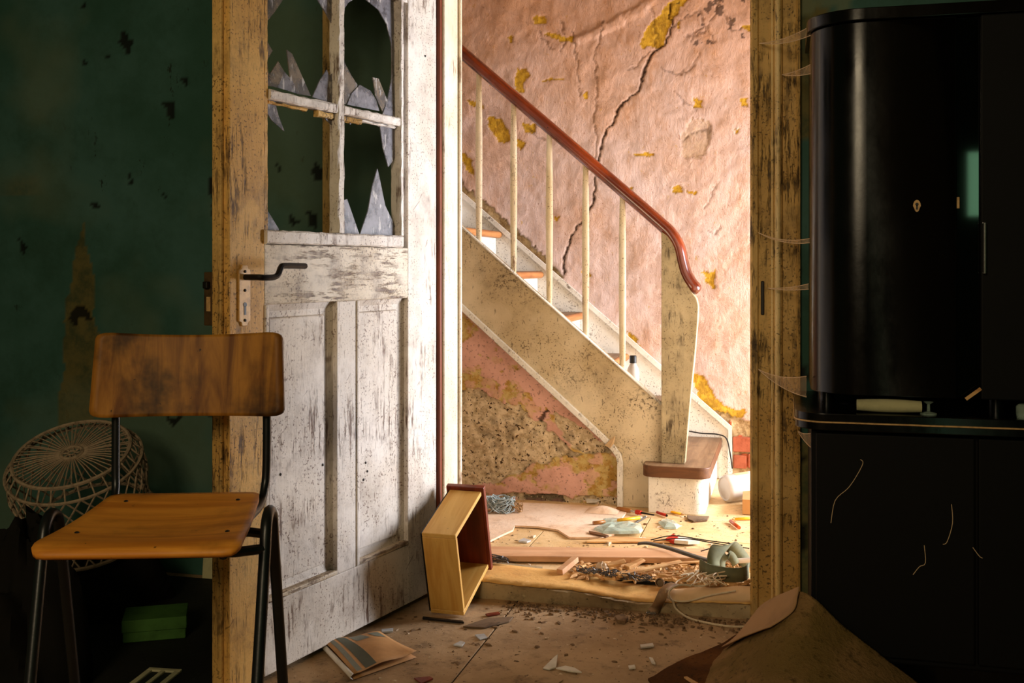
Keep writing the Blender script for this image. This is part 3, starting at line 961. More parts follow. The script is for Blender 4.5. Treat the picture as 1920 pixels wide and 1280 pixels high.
pts = [(-2.2, zt(-2.2)), (-0.44, zt(-0.44)), (-0.44, HF), (-0.668, HF), (-0.668, 0.270), (-2.2, zb(-2.2))]
sp(MB().prism([(u, SPV, z) for u, z in pts], (0, 0.03, 0)), 'stringer', M['stair'], 0.002, seg=1)
pts = [(-2.4, zt(-2.4) + 0.005), (-0.262, 0.297), (-0.262, HF), (-2.4, HF)]
sp(MB().prism([(u, 5.095, z) for u, z in pts], (0, 0.033, 0)), 'stringer', M['stair_white'], 0.004, seg=1)
cap = MB().tube([(-2.4, 5.090, zt(-2.4) - 0.004), (-0.262, 5.090, 0.290), (-0.262, 5.090, HF + 0.001)], 0.011, prof=[(-1, -0.6), (1, -0.6), (1, 0.6), (-1, 0.6)])
sp(cap, 'edge_bead', M['stair_white'])
bead = MB()
bp = [(-2.2, zb(-2.2) - 0.004), (-0.74, zb(-0.74) - 0.004), (-0.700, 0.290), (-0.680, 0.262), (-0.674, 0.235), (-0.674, HF)]
bead.tube([(u, SPV - 0.004, z) for u, z in bp], 0.012, prof=[(-1, -1), (1, -1), (1, 1), (-1, 1)], ref=(0, 1, 0))
sp(bead, 'lower_bead', M['stair_white'], 0.003)
bead2 = MB().tube([(-2.2, SPV - 0.001, zt(-2.2) - 0.004), (-0.50, SPV - 0.001, zt(-0.50) - 0.004)], 0.005, prof=[(-1, -1), (1, -1), (1, 1), (-1, 1)], ref=(0, 1, 0))
sp(bead2, 'upper_bead', M['stair_white'])

RISE, GO = 0.197, 0.211
for k in range(1, 10):
    zk, nk = 0.235 + RISE * (k - 1), -0.33 - GO * (k - 1)
    if k == 1:
        continue
    t = sp(MB().box((nk - GO - 0.012, 4.436, zk - 0.032), (nk - 0.010, 5.094, zk)), 'tread', M['tread'])
    n_ = MB().tube([(nk, 4.436, zk - 0.017), (nk, 5.094, zk - 0.017)], 0.017, 10)
    off = st.location
    n_.v = [(p[0] - off.x, p[1] - off.y, p[2] - off.z) for p in n_.v]
    n_.build('nosing', M['nosing'], t)
    sp(MB().box((nk - 0.032, 4.436, zk - RISE), (nk - 0.014, 5.094, zk - 0.033)), 'riser', M['stair_white'])


def rounded(u0, u1, v0, v1, r, left=True):
    p = []
    for a in range(0, 91, 15):
        t = math.radians(a)
        p.append((u1 - r + r * math.sin(t), v0 + r - r * math.cos(t)))
    p += [(u1, v1), (u0, v1)]
    if left:
        for a in range(0, 91, 15):
            t = math.radians(a)
            p.append((u0 + r - r * math.cos(t), v0 + r - r * math.sin(t)))
    else:
        p.append((u0, v0))
    return p


p1 = rounded(-0.572, -0.300, 4.300, 5.094, 0.05)
t = sp(MB().prism([(u, v, 0.198) for u, v in p1], (0, 0, 0.045), True), 'tread', M['nosing_dark'], 0.004)
p1t = rounded(-0.568, -0.304, 4.304, 5.090, 0.05)
tw = MB().prism([(u, v, 0.2425) for u, v in p1t], (0, 0, 0.0015))
tw.v = [(p[0] - st.location.x, p[1] - st.location.y, p[2] - st.location.z) for p in tw.v]
tw.build('worn_top', M['tread'], t)
p2 = rounded(-0.548, -0.322, 4.326, 5.090, 0.045, False)
sp(MB().prism([(u, v, HF) for u, v in p2], (0, 0, 0.148), True), 'step_block', M['stair_white'], 0.003)

# newel board
nw = [(1240, 434), (1254, 444), (1264, 458), (1269, 478), (1273, 500), (1282, 524), (1296, 546), (1306, 560), (1309, 574), (1308, 600), (1304, 650), (1298, 710), (1292, 770), (1287, 830), (1284, 861), (1240, 861)]
NV = 4.375
npts = [V(x, y, NV) for x, y in nw]
for p in npts:
    if p.z < 0.30:
        p.z = 0.2445
sp(MB().prism(npts, (0, 0.062, 0)), 'newel', M['newel'], 0.003)

# handrail
HV = 4.412
hp = [V(862, 97, HV)]
h1 = V(1232, 415, HV)
d = (hp[0] - h1).normalized()
path = [h1 + d * s for s in (1.75, 1.3, 0.9, 0.5, 0.2)] + [V(x, y, HV) for x, y in [(1238, 421), (1258, 441), (1271, 464), (1277, 490), (1284, 514), (1296, 534), (1309, 549)]]
path = smooth_path(path, 5)
prof = [(0.62 * math.cos(a) * (1.15 if math.cos(a) > 0 else 0.85), 1.0 * math.sin(a)) for a in [2 * math.pi * k / 14 for k in range(14)]]
n = len(path)
rad = [0.043] * n
for i in range(5):
    rad[n - 1 - i] = [0.016, 0.034, 0.041, 0.044, 0.044][i]
sp(MB().tube(path, rad, prof=[(s, c) for c, s in prof], ref=(0, 1, 0)), 'handrail', M['rail'])
for x, yt, yb in [(898, 135, 440), (963, 190, 500), (1030, 250, 566), (1098, 308, 630), (1167, 368, 690)]:
    a = V(x, yt, 4.420)
    b = V(x, yb, 4.420)
    zt_ = h1.z + (a.x - h1.x) * (d.z / d.x)
    L = zt_ - zt(a.x)
    zs = [0, 0.06, 0.25, 0.5, 0.75, 0.94, 1.0]
    rs = [0.011, 0.0125, 0.0145, 0.0155, 0.0145, 0.012, 0.011]
    sp(MB().tube([(a.x, 4.420, zt(a.x) - 0.02 + (L + 0.02) * q) for q in zs], rs, 12), 'baluster', M['baluster'])
for u in (-1.50, -1.65, -1.80):
    sp(MB().tube([(u, 4.420, zt(u) - 0.02), (u, 4.420, h1.z + (u - h1.x) * (d.z / d.x))], 0.014, 10), 'baluster', M['baluster'])

# ------------------------------------------------------------------ the open door
HX, HY = -1.084, 3.231
DLEN = 0.948
DANG = math.atan2(-0.97444, -0.22463)
door = empty('door_1', (HX, HY, 0.0), DANG)
struct(door, 'weathered white half-glazed panel door standing open, its panes smashed')
DTH = 0.040
ddx, ddy = math.cos(DANG), math.sin(DANG)


def DP(px, py, off=0.0):
    r = ray(px, py)
    nx, ny = -ddy, ddx
    hx, hy = HX + nx * off, HY + ny * off
    t = (hx * nx + hy * ny) / (r[0] * nx + r[1] * ny)
    x, y = r[0] * t, r[1] * t
    return ((x - hx) * ddx + (y - hy) * ddy, EYE + r[2] * t)


def dbox(name, s0, s1, z0, z1, y0=-DTH, y1=0.0, mat='door', bevel=0.003, parent=None):
    return MB().box((s0, y0, z0), (s1, y1, z1)).build(name, M[mat], parent or door, bevel, 2)


def worn(name, s0, s1, z0, z1, y0, y1, mat, jit=0.0022, seed=1):
    """bar along its longer side with chipped, uneven edges"""
    rng = random.Random(seed)
    along_z = (z1 - z0) > (s1 - s0)
    L0, L1 = (z0, z1) if along_z else (s0, s1)
    n = max(4, int((L1 - L0) / 0.022))
    rings = []
    for i in range(n + 1):
        t = L0 + (L1 - L0) * i / n
        e = 0 if i in (0, n) else 1
        a0, a1 = ((s0, s1) if along_z else (z0, z1))
        c = 0.004
        prof = [(a0, y0), (a1, y0), (a1, y1 - c), (a1 - c, y1), (a0 + c, y1), (a0, y1 - c)]
        ring = []
        for (q, y) in prof:
            q += e * rng.uniform(-jit, jit * 0.3) * (1 if q > (a0 + a1) / 2 else -1)
            y += e * (rng.uniform(-jit, 0) if y > y0 else 0)
            ring.append((q, y, t) if along_z else (t, y, q))
        rings.append(ring)
    mb = MB()
    k = len(rings[0])
    vsx = [p for r_ in rings for p in r_]
    fsx = [(i * k + j, i * k + (j + 1) % k, (i + 1) * k + (j + 1) % k, (i + 1) * k + j) for i in range(n) for j in range(k)]
    fsx += [tuple(range(k)), tuple(range(n * k, n * k + k))]
    return mb.add(vsx, fsx).build(name, M[mat], door)


dbox('stile', 0.0, 0.166, 0.02, 2.0)
ls = dbox('stile', 0.822, DLEN, 0.02, 2.0, mat='door_lock')
dbox('edge_moulding', DLEN - 0.0005, DLEN + 0.010, 0.02, 2.0, -DTH - 0.006, -0.016, 'casing')
dbox('top_rail', 0.166, 0.822, 1.850, 2.0)
dbox('lock_rail', 0.166, 0.822, 0.952, 1.104, mat='door_h')
dbox('bottom_rail', 0.166, 0.822, 0.02, 0.200)
dbox('mullion', 0.434, 0.522, 0.200, 0.952)
worn('glazing_sill', 0.205, 0.822, 1.1045, 1.140, -0.034, 0.010, 'door', 0.002, 1)
worn('glazing_bead', 0.190, 0.210, 1.141, 1.850, -0.032, 0.003, 'door', 0.0015, 2)
worn('glazing_bead', 0.800, 0.8215, 1.141, 1.850, -0.032, -0.004, 'door_lock', 0.0015, 3)
worn('glazing_bar', 0.489, 0.520, 1.141, 1.850, -0.028, 0.004, 'door', 0.0025, 4)
worn('glazing_bar', 0.2105, 0.4885, 1.470, 1.496, -0.032, 0.002, 'door', 0.0022, 5)
worn('glazing_bar', 0.5205, 0.7995, 1.470, 1.496, -0.032, 0.002, 'door', 0.0026, 6)
worn('putty_strip', 0.395, 0.484, 1.454, 1.4695, -0.024, -0.006, 'casing', 0.003, 7)
worn('putty_strip', 0.530, 0.596, 1.452, 1.4695, -0.024, -0.006, 'casing', 0.003, 8)
worn('putty_strip', 0.640, 0.795, 1.460, 1.4695, -0.024, -0.008, 'door_lock', 0.004, 9)
worn('putty_strip', 0.22, 0.40, 1.462, 1.4695, -0.024, -0.008, 'door', 0.003, 10)
for s0, s1 in ((0.166, 0.434), (0.522, 0.822)):
    z0, z1 = 0.200, 0.952
    pan = empty('panel')
    pan.parent = door
    lev = [(0.0, -0.014), (0.018, -0.022), (0.034, -0.024), (0.037, -0.017), (0.040, -0.016)]
    mb = MB()
    vs_ = []
    for ins, y in lev:
        i0 = 0.0 if ins == 0 else ins
        vs_ += [(s0 + i0, y, z0 + i0), (s1 - i0, y, z0 + i0), (s1 - i0, y, z1 - i0), (s0 + i0, y, z1 - i0)]
    fs = []
    for r_ in range(len(lev) - 1):
        for q in range(4):
            fs.append((r_ * 4 + q, r_ * 4 + (q + 1) % 4, r_ * 4 + 4 + (q + 1) % 4, r_ * 4 + 4 + q))
    n4 = (len(lev) - 1) * 4
    fs.append((n4, n4 + 1, n4 + 2, n4 + 3))
    vs_ += [(s0, -0.032, z0), (s1, -0.032, z0), (s1, -0.032, z1), (s0, -0.032, z1)]
    m4 = len(vs_) - 4
    fs.append((m4 + 3, m4 + 2, m4 + 1, m4))
    for q in range(4):
        fs.append((q, m4 + q, m4 + (q + 1) % 4, (q + 1) % 4))
    mb.add(vs_, fs)
    mb.build('panel_field', M['door'], pan)
    # moulding round the panel: proud on the lock side and at the foot
    MB().box((s1 - 0.014, -0.022, z0 + 0.001), (s1 - 0.0005, 0.004, z1 - 0.001)).build('panel_moulding', M['door'], pan, 0.004)
    MB().box((s0 + 0.001, -0.022, z0 + 0.0005), (s1 - 0.015, 0.003, z0 + 0.013)).build('panel_moulding', M['door_h'], pan, 0.004)
# handle, plate, lock case, hinges
esc = MB()
c0 = 0.898
prof2 = [(-0.020, 0.915), (-0.012, 0.912), (-0.009, 0.903), (0.009, 0.903), (0.012, 0.912), (0.020, 0.915), (0.020, 1.040), (0.012, 1.043), (0.009, 1.052), (-0.009, 1.052), (-0.012, 1.043), (-0.020, 1.040)]
esc.prism([(c0 + a, 0.0005, z) for a, z in prof2], (0, 0.004, 0))
eo = esc.build('lock_plate', M['brass'], door, 0.001, 1)
kh = MB().prism([(c0 + 0.006 * math.cos(a), 0.0048, 0.955 + 0.006 * math.sin(a)) for a in [k * math.pi / 6 for k in range(12)]], (0, 0.0006, 0))
kh.prism([(c0 - 0.0035, 0.0048, 0.930), (c0 + 0.0035, 0.0048, 0.930), (c0 + 0.0035, 0.0048, 0.952), (c0 - 0.0035, 0.0048, 0.952)], (0, 0.0006, 0))
kh.build('keyhole', M['black_plastic'], eo)
for z in (0.917, 0.990, 1.036):
    MB().lathe([(0.004, 0), (0.0035, 0.002), (0.001, 0.0028)], 8, Matrix.Translation((c0, 0.0045, z)) @ Matrix.Rotation(-math.pi / 2, 4, 'X')).build('screw', M['iron'], eo)
hd = [(c0, 0.004, 1.022), (c0, 0.045, 1.022), (c0 - 0.012, 0.055, 1.021), (c0 - 0.045, 0.058, 1.022), (c0 - 0.060, 0.058, 1.030), (c0 - 0.070, 0.058, 1.046), (c0 - 0.084, 0.058, 1.050), (c0 - 0.165, 0.058, 1.049)]
MB().tube(smooth_path(hd, 4), 0.0075, 8).build('lever_handle', M['iron'], door)
lk = MB().box((0.858, -DTH - 0.034, 0.905), (DLEN + 0.008, -DTH - 0.0068, 1.035)).build('lock_case', M['rust'], door, 0.003)
MB().box((DLEN + 0.008, -DTH - 0.026, 0.995), (DLEN + 0.022, -DTH - 0.012, 1.012)).build('latch', M['iron'], lk, 0.002, 1)
MB().box((DLEN + 0.008, -DTH - 0.024, 0.940), (DLEN + 0.0095, -DTH - 0.012, 0.975)).build('slot', M['brass'], lk)
for z in (0.30, 1.02, 1.72):
    MB().lathe([(0.006, 0), (0.006, 0.09), (0.003, 0.095)], 10, Matrix.Translation((-0.006, -0.003, z))).build('hinge', M['redstrip'], door)
for px, py in [(797, 105), (694, 868), (697, 884), (690, 900), (535, 890), (614, 872)]:
    s_, z_ = DP(px, py)
    MB().lathe([(0.004, 0), (0.003, 0.002), (0.001, 0.0025)], 8, Matrix.Translation((s_, 0.0 if py < 200 else -0.0158, z_)) @ Matrix.Rotation(-math.pi / 2, 4, 'X')).build('nail_head', M['iron'], door)

shards = [[(496, -60), (560, -60), (530, 0), (515, 22), (496, 45)], [(575, -50), (626, -50), (626, 49), (606, 14), (596, 0)], [(496, 70), (511, 95), (496, 121)],
          [(496, 122), (506, 140), (516, 160), (496, 162)], [(507, 138), (522, 115), (534, 135), (520, 164), (500, 160)], [(534, 135), (549, 152), (559, 176), (520, 164)],
          [(538, 93), (548, 101), (556, 118), (584, 180), (558, 176), (545, 148)], [(586, 182), (600, 150), (612, 131), (621, 148), (626, 162), (626, 194), (600, 186)], [(619, 142), (627, 134), (627, 160)],
          [(640, 96), (648, 120), (660, 142), (672, 160), (660, 174), (652, 196), (640, 192)], [(675, 159), (695, 170), (706, 188), (712, 208), (652, 196), (660, 175)], [(699, 145), (710, 147), (726, 187), (717, 209), (705, 182)],
          [(718, 214), (727, 187), (735, 150), (736, 110), (735, 80), (727, 45), (712, 18), (690, 0), (672, -6), (655, 5), (640, 28), (640, -60), (751, -60), (751, 220)],
          [(499, 184), (515, 186), (522, 215), (534, 246), (510, 225), (499, 208)], [(602, 204), (626, 208), (626, 237), (612, 225)], [(649, 212), (666, 214), (657, 234)], [(667, 216), (681, 218), (675, 234)],
          [(711, 222), (750, 230), (746, 288), (728, 313), (718, 275)], [(642, 376), (651, 373), (674, 440), (642, 440)], [(708, 316), (712, 335), (722, 385), (742, 428), (744, 444), (674, 441), (690, 395), (698, 350)],
          [(499, 390), (523, 430), (521, 440), (499, 440)], [(742, 406), (749, 398), (749, 434), (741, 428)]]
for i, sh in enumerate(shards):
    off = -0.018 - (0.001 if i % 2 else 0)
    q = [DP(x, y, off) for x, y in sh]
    tilt = random.uniform(-.02, .02)
    MB().prism([(a, off + tilt * (b - q[0][1]), b) for a, b in q], (0, -0.003, 0)).build('glass_shard', M['pane_brown' if i in (0, 2, 3, 4, 6, 9, 11) else 'pane'], door)

# ------------------------------------------------------------------ school chair
chair = empty('school_chair', (-1.205, 1.882, 0.0), math.radians(17.8))
tag(chair, 'worn brown plywood school chair with black tube legs in front of the green wall', 'chair')
SZ = 0.535


def seat_pt(a, b):
    y = -0.196 + 0.392 * b
    hw = 0.190 - 0.032 * b
    z = SZ + 0.006 - 0.018 * math.sin(math.pi * min(1, b * 1.05)) * (1 - 0.6 * abs(a) ** 2) + 0.010 * b
    if b < 0.12:
        z -= 0.016 * ((0.12 - b) / 0.12) ** 2
    return (a * hw, y, z)


def round_rect(n, r=0.22):
    rows = []
    for j in range(n + 1):
        row = []
        for i in range(n + 1):
            a, b = -1 + 2 * i / n, -1 + 2 * j / n
            ax, bx = abs(a), abs(b)
            if ax > 1 - r and bx > 1 - r:
                p, q = (ax - 1 + r) / r, (bx - 1 + r) / r
                m_ = max(p, q)
                L = math.hypot(p, q)
                p, q = p / L * m_, q / L * m_
                a = math.copysign(1 - r + r * p, a)
                b = math.copysign(1 - r + r * q, b)
            row.append((a, b))
        rows.append(row)
    return rows


rr = round_rect(24, 0.14)
MB().grid([[seat_pt(a, (b + 1) / 2) for a, b in row] for row in rr]).build('seat', M['seat'], chair, solid=0.011)


def back_pt(a, b):
    x = a * 0.205 * (1.0 - 0.02 * b)
    y = 0.235 - 0.030 * a * a + 0.012 * b
    z = 0.812 + b * 0.088 + (0.010 * a * a * (b + 1) / 2 - 0.004)
    return (x, y, z)


rr = round_rect(24, 0.16)
MB().grid([[back_pt(a, b) for a, b in row] for row in rr]).build('backrest', M['backrest'], chair, solid=0.010)
for s in (-1, 1):
    x = s * 0.212
    fr = [(x - s * 0.006, -0.205, 0.010), (x, -0.060, 0.50), (x, -0.045, 0.545), (x, -0.012, 0.562), (x, 0.022, 0.545), (x, 0.036, 0.50), (x + s * 0.006, 0.175, 0.010)]
    leg = MB().tube(smooth_path([fr[0], fr[1]], 2)[:-1] + smooth_path(fr[1:6], 5) + [fr[6]], 0.0115, 10).build('leg_frame', M['black_metal'], chair)
    for q in (fr[0], fr[6]):
        MB().lathe([(0.014, 0.0), (0.014, 0.03), (0.011, 0.034)], 10, Matrix.Translation((q[0], q[1], 0))).build('foot_cap', M['black_plastic'], leg)
    xs = s * 0.158
    up = [(xs * 0.95, -0.150, 0.512), (xs * 0.95, 0.10, 0.520), (xs, 0.185, 0.528), (xs * 1.02, 0.225, 0.555), (xs * 1.04, 0.236, 0.62), (xs * 1.04, 0.240, 0.84)]
    MB().tube(smooth_path(up, 5), 0.009, 10).build('back_post', M['black_metal'], chair)
for y, z in ((-0.085, 0.500), (0.062, 0.502)):
    MB().tube([(-0.212, y + (0.024 if y < 0 else -0.024), z), (-0.16, y, z), (0.16, y, z), (0.212, y + (0.024 if y < 0 else -0.024), z)], 0.010, 8).build('cross_bar', M['black_metal'], chair)
for a, b in ((-0.78, 0.30), (0.8, 0.28), (0.74, 0.86), (-0.7, 0.86)):
    p = seat_pt(a, b)
    MB().lathe([(0.005, 0), (0.004, 0.002), (0.001, 0.003)], 8, Matrix.Translation((p[0], p[1], p[2] + 0.0055))).build('rivet', M['iron'], chair)

# ------------------------------------------------------------------ black dresser
cab = empty('dresser', (0.60, 2.98, 0.0))
tag(cab, 'black lacquered two-part dresser with rounded end beside the doorway', 'cabinet')


def cp(mb, name, mat, bevel=0.0, parent=cab, **k):
    o = cab.location
    mb.v = [(p[0] - o.x, p[1] - o.y, p[2]) for p in mb.v]
    return mb.build(name, mat, parent, bevel, **k)


CU0, CU1 = 0.056, 1.20


def cab_outline(u0, v0, v1, r, u1=CU1, n=10):
    p = []
    for k in range(n + 1):
        a = math.pi / 2 * k / n
        p.append((u0 + r - r * math.cos(a), v0 + r - r * math.sin(a)))
    p += [(u0 + r + 0.004, v0), (u1 - 0.002, v0), (u1, v0), (u1, v1), (u0, v1)]
    return p


cp(MB().box((CU0, 2.775, 0.07), (CU1, 3.19, 0.645)), 'lower_body', M['satin_black'], 0.006)
cp(MB().box((CU0 + 0.02, 2.80, 0.0), (CU1 - 0.02, 3.17, 0.07)), 'plinth', M['black_wood'], 0.004)
for a, b in ((CU0 + 0.012, 0.435), (0.443, 0.815), (0.823, CU1 - 0.012)):
    cp(MB().box((a, 2.757, 0.09), (b, 2.7755, 0.635)), 'door', M['satin_black'], 0.004)
wt = cp(MB().prism([(u, v, 0.648) for u, v in cab_outline(0.018, 2.715, 3.20, 0.07, CU1 + 0.03)], (0, 0, 0.041), True), 'worktop', M['black_wood'], 0.004)
brs = [(u, v, 0.668) for u, v in cab_outline(0.0165, 2.7135, 3.20, 0.0715, CU1 + 0.03)][:11]
ln = MB().tube([(CU1, 2.7135, 0.668)] + brs[::-1] + [(0.0165, 3.19, 0.668)], 0.0022, 6)
o = cab.location
ln.v = [(p[0] - o.x, p[1] - o.y, p[2]) for p in ln.v]
ln.build('inlay_line', M['brass'], wt)
UV0 = 2.80
body = cab_outline(0.058, UV0, 3.19, 0.13, 0.40)
cp(MB().prism([(u, v, 0.725) for u, v in body], (0, 0, 0.935), True), 'upper_body', M['black_wood'], 0.003)
cp(MB().box((0.4005, UV0 + 0.014, 0.725), (0.4545, 3.19, 1.66)), 'centre_strip', M['black_gloss'], 0.002)
cp(MB().box((0.455, UV0 - 0.006, 0.725), (CU1, 3.19, 1.66)), 'upper_body', M['satin_black'], 0.003)
cp(MB().prism([(u, v, 1.662) for u, v in cab_outline(0.048, UV0 - 0.012, 3.195, 0.135, CU1 + 0.01)], (0, 0, 0.030), True), 'cornice', M['black_wood'], 0.006)
for u, v in ((0.10, 2.93), (0.10, 3.15), (0.50, 2.86), (1.1, 2.86), (1.1, 3.15)):
    cp(MB().lathe([(0.02, 0.689), (0.02, 0.725)], 10, Matrix.Translation((u, v, 0))), 'foot', M['black_wood'])
k0 = V(1719, 386, UV0)
kp = cp(MB().prism([(k0.x + 0.009 * math.cos(a) * (1 if math.sin(a) > -0.3 else 0.75), UV0 - 0.003, k0.z + 0.015 * math.sin(a)) for a in [q * math.pi / 8 for q in range(16)]], (0, 0.0028, 0)), 'keyhole_plate', M['brass'])
kh = MB().prism([(k0.x + 0.004 * math.cos(a), UV0 - 0.004, k0.z + 0.004 + 0.004 * math.sin(a)) for a in [q * math.pi / 5 for q in range(10)]], (0, 0.0008, 0))
kh.prism([(k0.x - 0.002, UV0 - 0.004, k0.z - 0.009), (k0.x + 0.002, UV0 - 0.004, k0.z - 0.009), (k0.x + 0.002, UV0 - 0.004, k0.z + 0.002), (k0.x - 0.002, UV0 - 0.004, k0.z + 0.002)], (0, 0.0008, 0))
kh.v = [(p[0] - o.x, p[1] - o.y, p[2]) for p in kh.v]
kh.build('keyhole', M['black_plastic'], kp)
a, b = V(1846, 418, UV0 - 0.02), V(1846, 512, UV0 - 0.02)
hb_ = MB().tube([(a.x, UV0 - 0.007, a.z), (a.x, UV0 - 0.024, a.z), (a.x, UV0 - 0.024, b.z), (a.x, UV0 - 0.007, b.z)], 0.0035, 8)
cp(hb_, 'pull_handle', M['chrome'])
lk0 = V(1794, 380, UV0 + 0.012)
cp(MB().box((lk0.x - 0.005, UV0 + 0.009, lk0.z - 0.014), (lk0.x + 0.006, UV0 + 0.0138, lk0.z + 0.014)), 'lock_plate', M['brass'], 0.001)

# things on the dresser
sl = MB()
a = V(1607, 772, 2.755)
rows = []
for j in range(13):
    t = j / 12
    ang = 2 * math.pi * t
    rows.append([(a.x + 0.150 * q, 2.765 + 0.018 * math.cos(ang) * (0.7 + 0.3 * math.sin(math.pi * (0.1 + 0.8 * q))), 0.7065 + 0.0165 * math.sin(ang) * (0.75 + 0.25 * math.sin(math.pi * (0.1 + 0.8 * q)))) for q in [k / 8 for k in range(9)]])
sl.grid(rows)
sl.add(rows[0][:1] + [r[0] for r in rows], [tuple(range(13))])
sl.add([r[-1] for r in rows], [tuple(range(13))])
tag(sl.build('cloth_roll', M['pale_cloth']), 'pale dusty roll lying on the dresser worktop', 'roll')
a = V(1741, 772, 2.765)
gl = empty('drinking_glass', (a.x, 2.765, 0.689))
tag(gl, 'small stemmed glass standing on the dresser beside the pale roll', 'glass')
MB().lathe([(0.020, 0.0), (0.019, 0.003), (0.004, 0.007)], 20).build('foot', M['clear_glass'], gl)
MB().lathe([(0.004, 0.0072), (0.0035, 0.024), (0.012, 0.030)], 16).build('stem', M['clear_glass'], gl)
a = V(1915, 772, 2.745)
tag(MB().lathe([(0.014, 0), (0.016, 0.012), (0.016, 0.028), (0.010, 0.034)], 16).build('glass_jar', M['clear_glass'], loc=(a.x + 0.004, 2.745, 0.689)), 'tiny green glass jar on the dresser at the picture edge', 'jar')
a = V(1826, 738, UV0 - 0.012)
tag(MB().slab((a.x - 0.018, UV0 - 0.009, a.z - 0.014), (a.x + 0.016, UV0 - 0.009, a.z + 0.013), (0, -1, 0), 0.008, 0.0025).build('wood_splinter', M['splinter']), 'thin splinter stuck to the front of the black dresser', 'splinter')

# ------------------------------------------------------------------ cobwebs between casing and dresser
def cobweb(name, A, Bs, label, sag=0.012, film=True):
    w = empty(name, A)
    tag(w, label, 'cobweb', 'cobwebs at the dresser')
    A = Vector(A)
    ends = [Vector(b) for b in Bs]
    lines = []
    for b in ends:
        pts = []
        for q in range(9):
            t = q / 8
            p = A.lerp(b, t)
            p.z -= sag * 4 * t * (1 - t)
            pts.append(p - A)
        lines.append(pts)
    MB().grid(lines).build('film', M['web'], w)
    for pts in (lines[0], lines[-1]):
        MB().tube(pts, 0.0011, 5).build('strand', M['web_strand'], w)
    return w


CV = WV - 0.034


def webs(px, py, cpx, cys, vb, label, sag):
    A = V(px, py, CV)
    cobweb('cobweb', A, [V(cpx, y, vb) for y in cys], label, sag)


webs(1424, 81, 1521, [48, 54, 60, 66], 2.93, 'dusty cobweb stretched to the top corner of the dresser', 0.010)
webs(1466, 140, 1521, [120, 130, 138], 2.93, 'short faint cobweb below the top corner of the dresser', 0.004)
webs(1422, 436, 1518, [447, 451, 455], 2.93, 'sagging cobweb strand at keyhole height of the dresser', 0.012)
webs(1440, 540, 1516, [532, 537, 542], 2.93, 'straight cobweb just above the middle of the dresser side', 0.004)
webs(1422, 692, 1512, [705, 725, 738, 744], 2.90, 'broad dusty cobweb just above the dresser worktop', 0.012)
webs(1496, 808, 1520, [812, 830, 838], 2.80, 'small cobweb under the corner of the dresser worktop', 0.004)
for i, (pts, lab) in enumerate([([(1613, 861), (1618, 868), (1606, 892), (1590, 915), (1566, 938), (1558, 980)], 'long dangling dust thread on the lower dresser front near the doorway'),
                                ([(1784, 945), (1786, 980), (1776, 1015), (1768, 1020)], 'kinked dust thread in the middle of the lower dresser front'),
                                ([(1733, 1022), (1735, 1055), (1724, 1062), (1712, 1077)], 'low bent dust thread on the lower dresser front'),
                                ([(1824, 1026), (1836, 1042), (1842, 1046)], 'short slanting dust thread on the lower dresser front')]):
    t = MB().tube(smooth_path([V(x, y, 2.7545) for x, y in pts], 4), 0.0009, 5).build('dust_thread', M['web_strand'])
    tag(t, lab, 'cobweb', 'cobwebs at the dresser')

# ------------------------------------------------------------------ drawer leaning on the threshold
dr = empty('drawer', (-0.937, 3.050, 0.004))
dr.rotation_euler = (math.radians(17.0), 0, math.radians(-1.5))
tag(dr, 'empty pine drawer with red front standing on its side against the threshold', 'drawer')
DWD, DHT, DLN, T = 0.105, 0.272, 0.262, 0.014
MB().box((-DWD, 0, T), (0, T, DHT - T)).build('back_board', M['pine'], dr, 0.0015, 1)
MB().box((-DWD, 0, DHT - T + 0.0005), (0, DLN, DHT)).build('side_board', M['pine_len'], dr, 0.0015, 1)
MB().box((-DWD, 0, 0), (0, DLN, T - 0.0005)).build('side_board', M['pine_len'], dr, 0.0015, 1)
fb = MB().box((-DWD - 0.012, DLN + 0.0005, -0.010), (0.008, DLN + 0.020, DHT + 0.012)).build('drawer_front', M['mahogany'], dr, 0.003)
MB().box((-DWD + 0.005, DLN - 0.0035, T), (-0.001, DLN + 0.0003, DHT - T)).build('inner_face', M['mahogany'], fb)
MB().box((-DWD - 0.006, 0.004, 0.004), (-DWD - 0.001, DLN, DHT - 0.004)).build('bottom_panel', M['iron'], dr)
MB().lathe([(0.008, 0), (0.008, 0.003), (0.004, 0.004), (0.004, 0.010), (0.001, 0.011)], 12, Matrix.Translation((-0.055, DLN - 0.004, 0.185)) @ Matrix.Rotation(math.pi / 2, 4, 'X')).build('knob_screw', M['brass'], fb)

# ------------------------------------------------------------------ wicker stool and the junk behind the chair
hub = Vector((-2.079, 2.767, 0.487))
stool = empty('wicker_stool', hub)
stool.rotation_euler = (math.radians(26), math.radians(-5), math.radians(20))
tag(stool, 'grey wicker stool with a spoked round top tipped against the green wall', 'stool')
MB().tube([(0.168 * math.cos(a), 0.168 * math.sin(a), 0) for a in [k * math.pi / 24 for k in range(48)]], 0.006, 6, True).build('rim', M['wicker'], stool)
MB().tube([(0.196 * math.cos(a), 0.196 * math.sin(a), -0.035) for a in [k * math.pi / 24 for k in range(48)]], 0.005, 6, True).build('rim', M['wicker'], stool)
hubm = MB()
hubm.tube([(0.030 * math.cos(a), 0.030 * math.sin(a), 0.002) for a in [k * math.pi / 10 for k in range(20)]], 0.006, 6, True)
h_ = hubm.build('hub', M['wicker'], stool)
MB().tube([(0.010 * math.cos(a), 0.010 * math.sin(a), 0.002) for a in [k * math.pi / 8 for k in range(16)]], 0.004, 6, True).build('hub_ring', M['wicker'], h_)
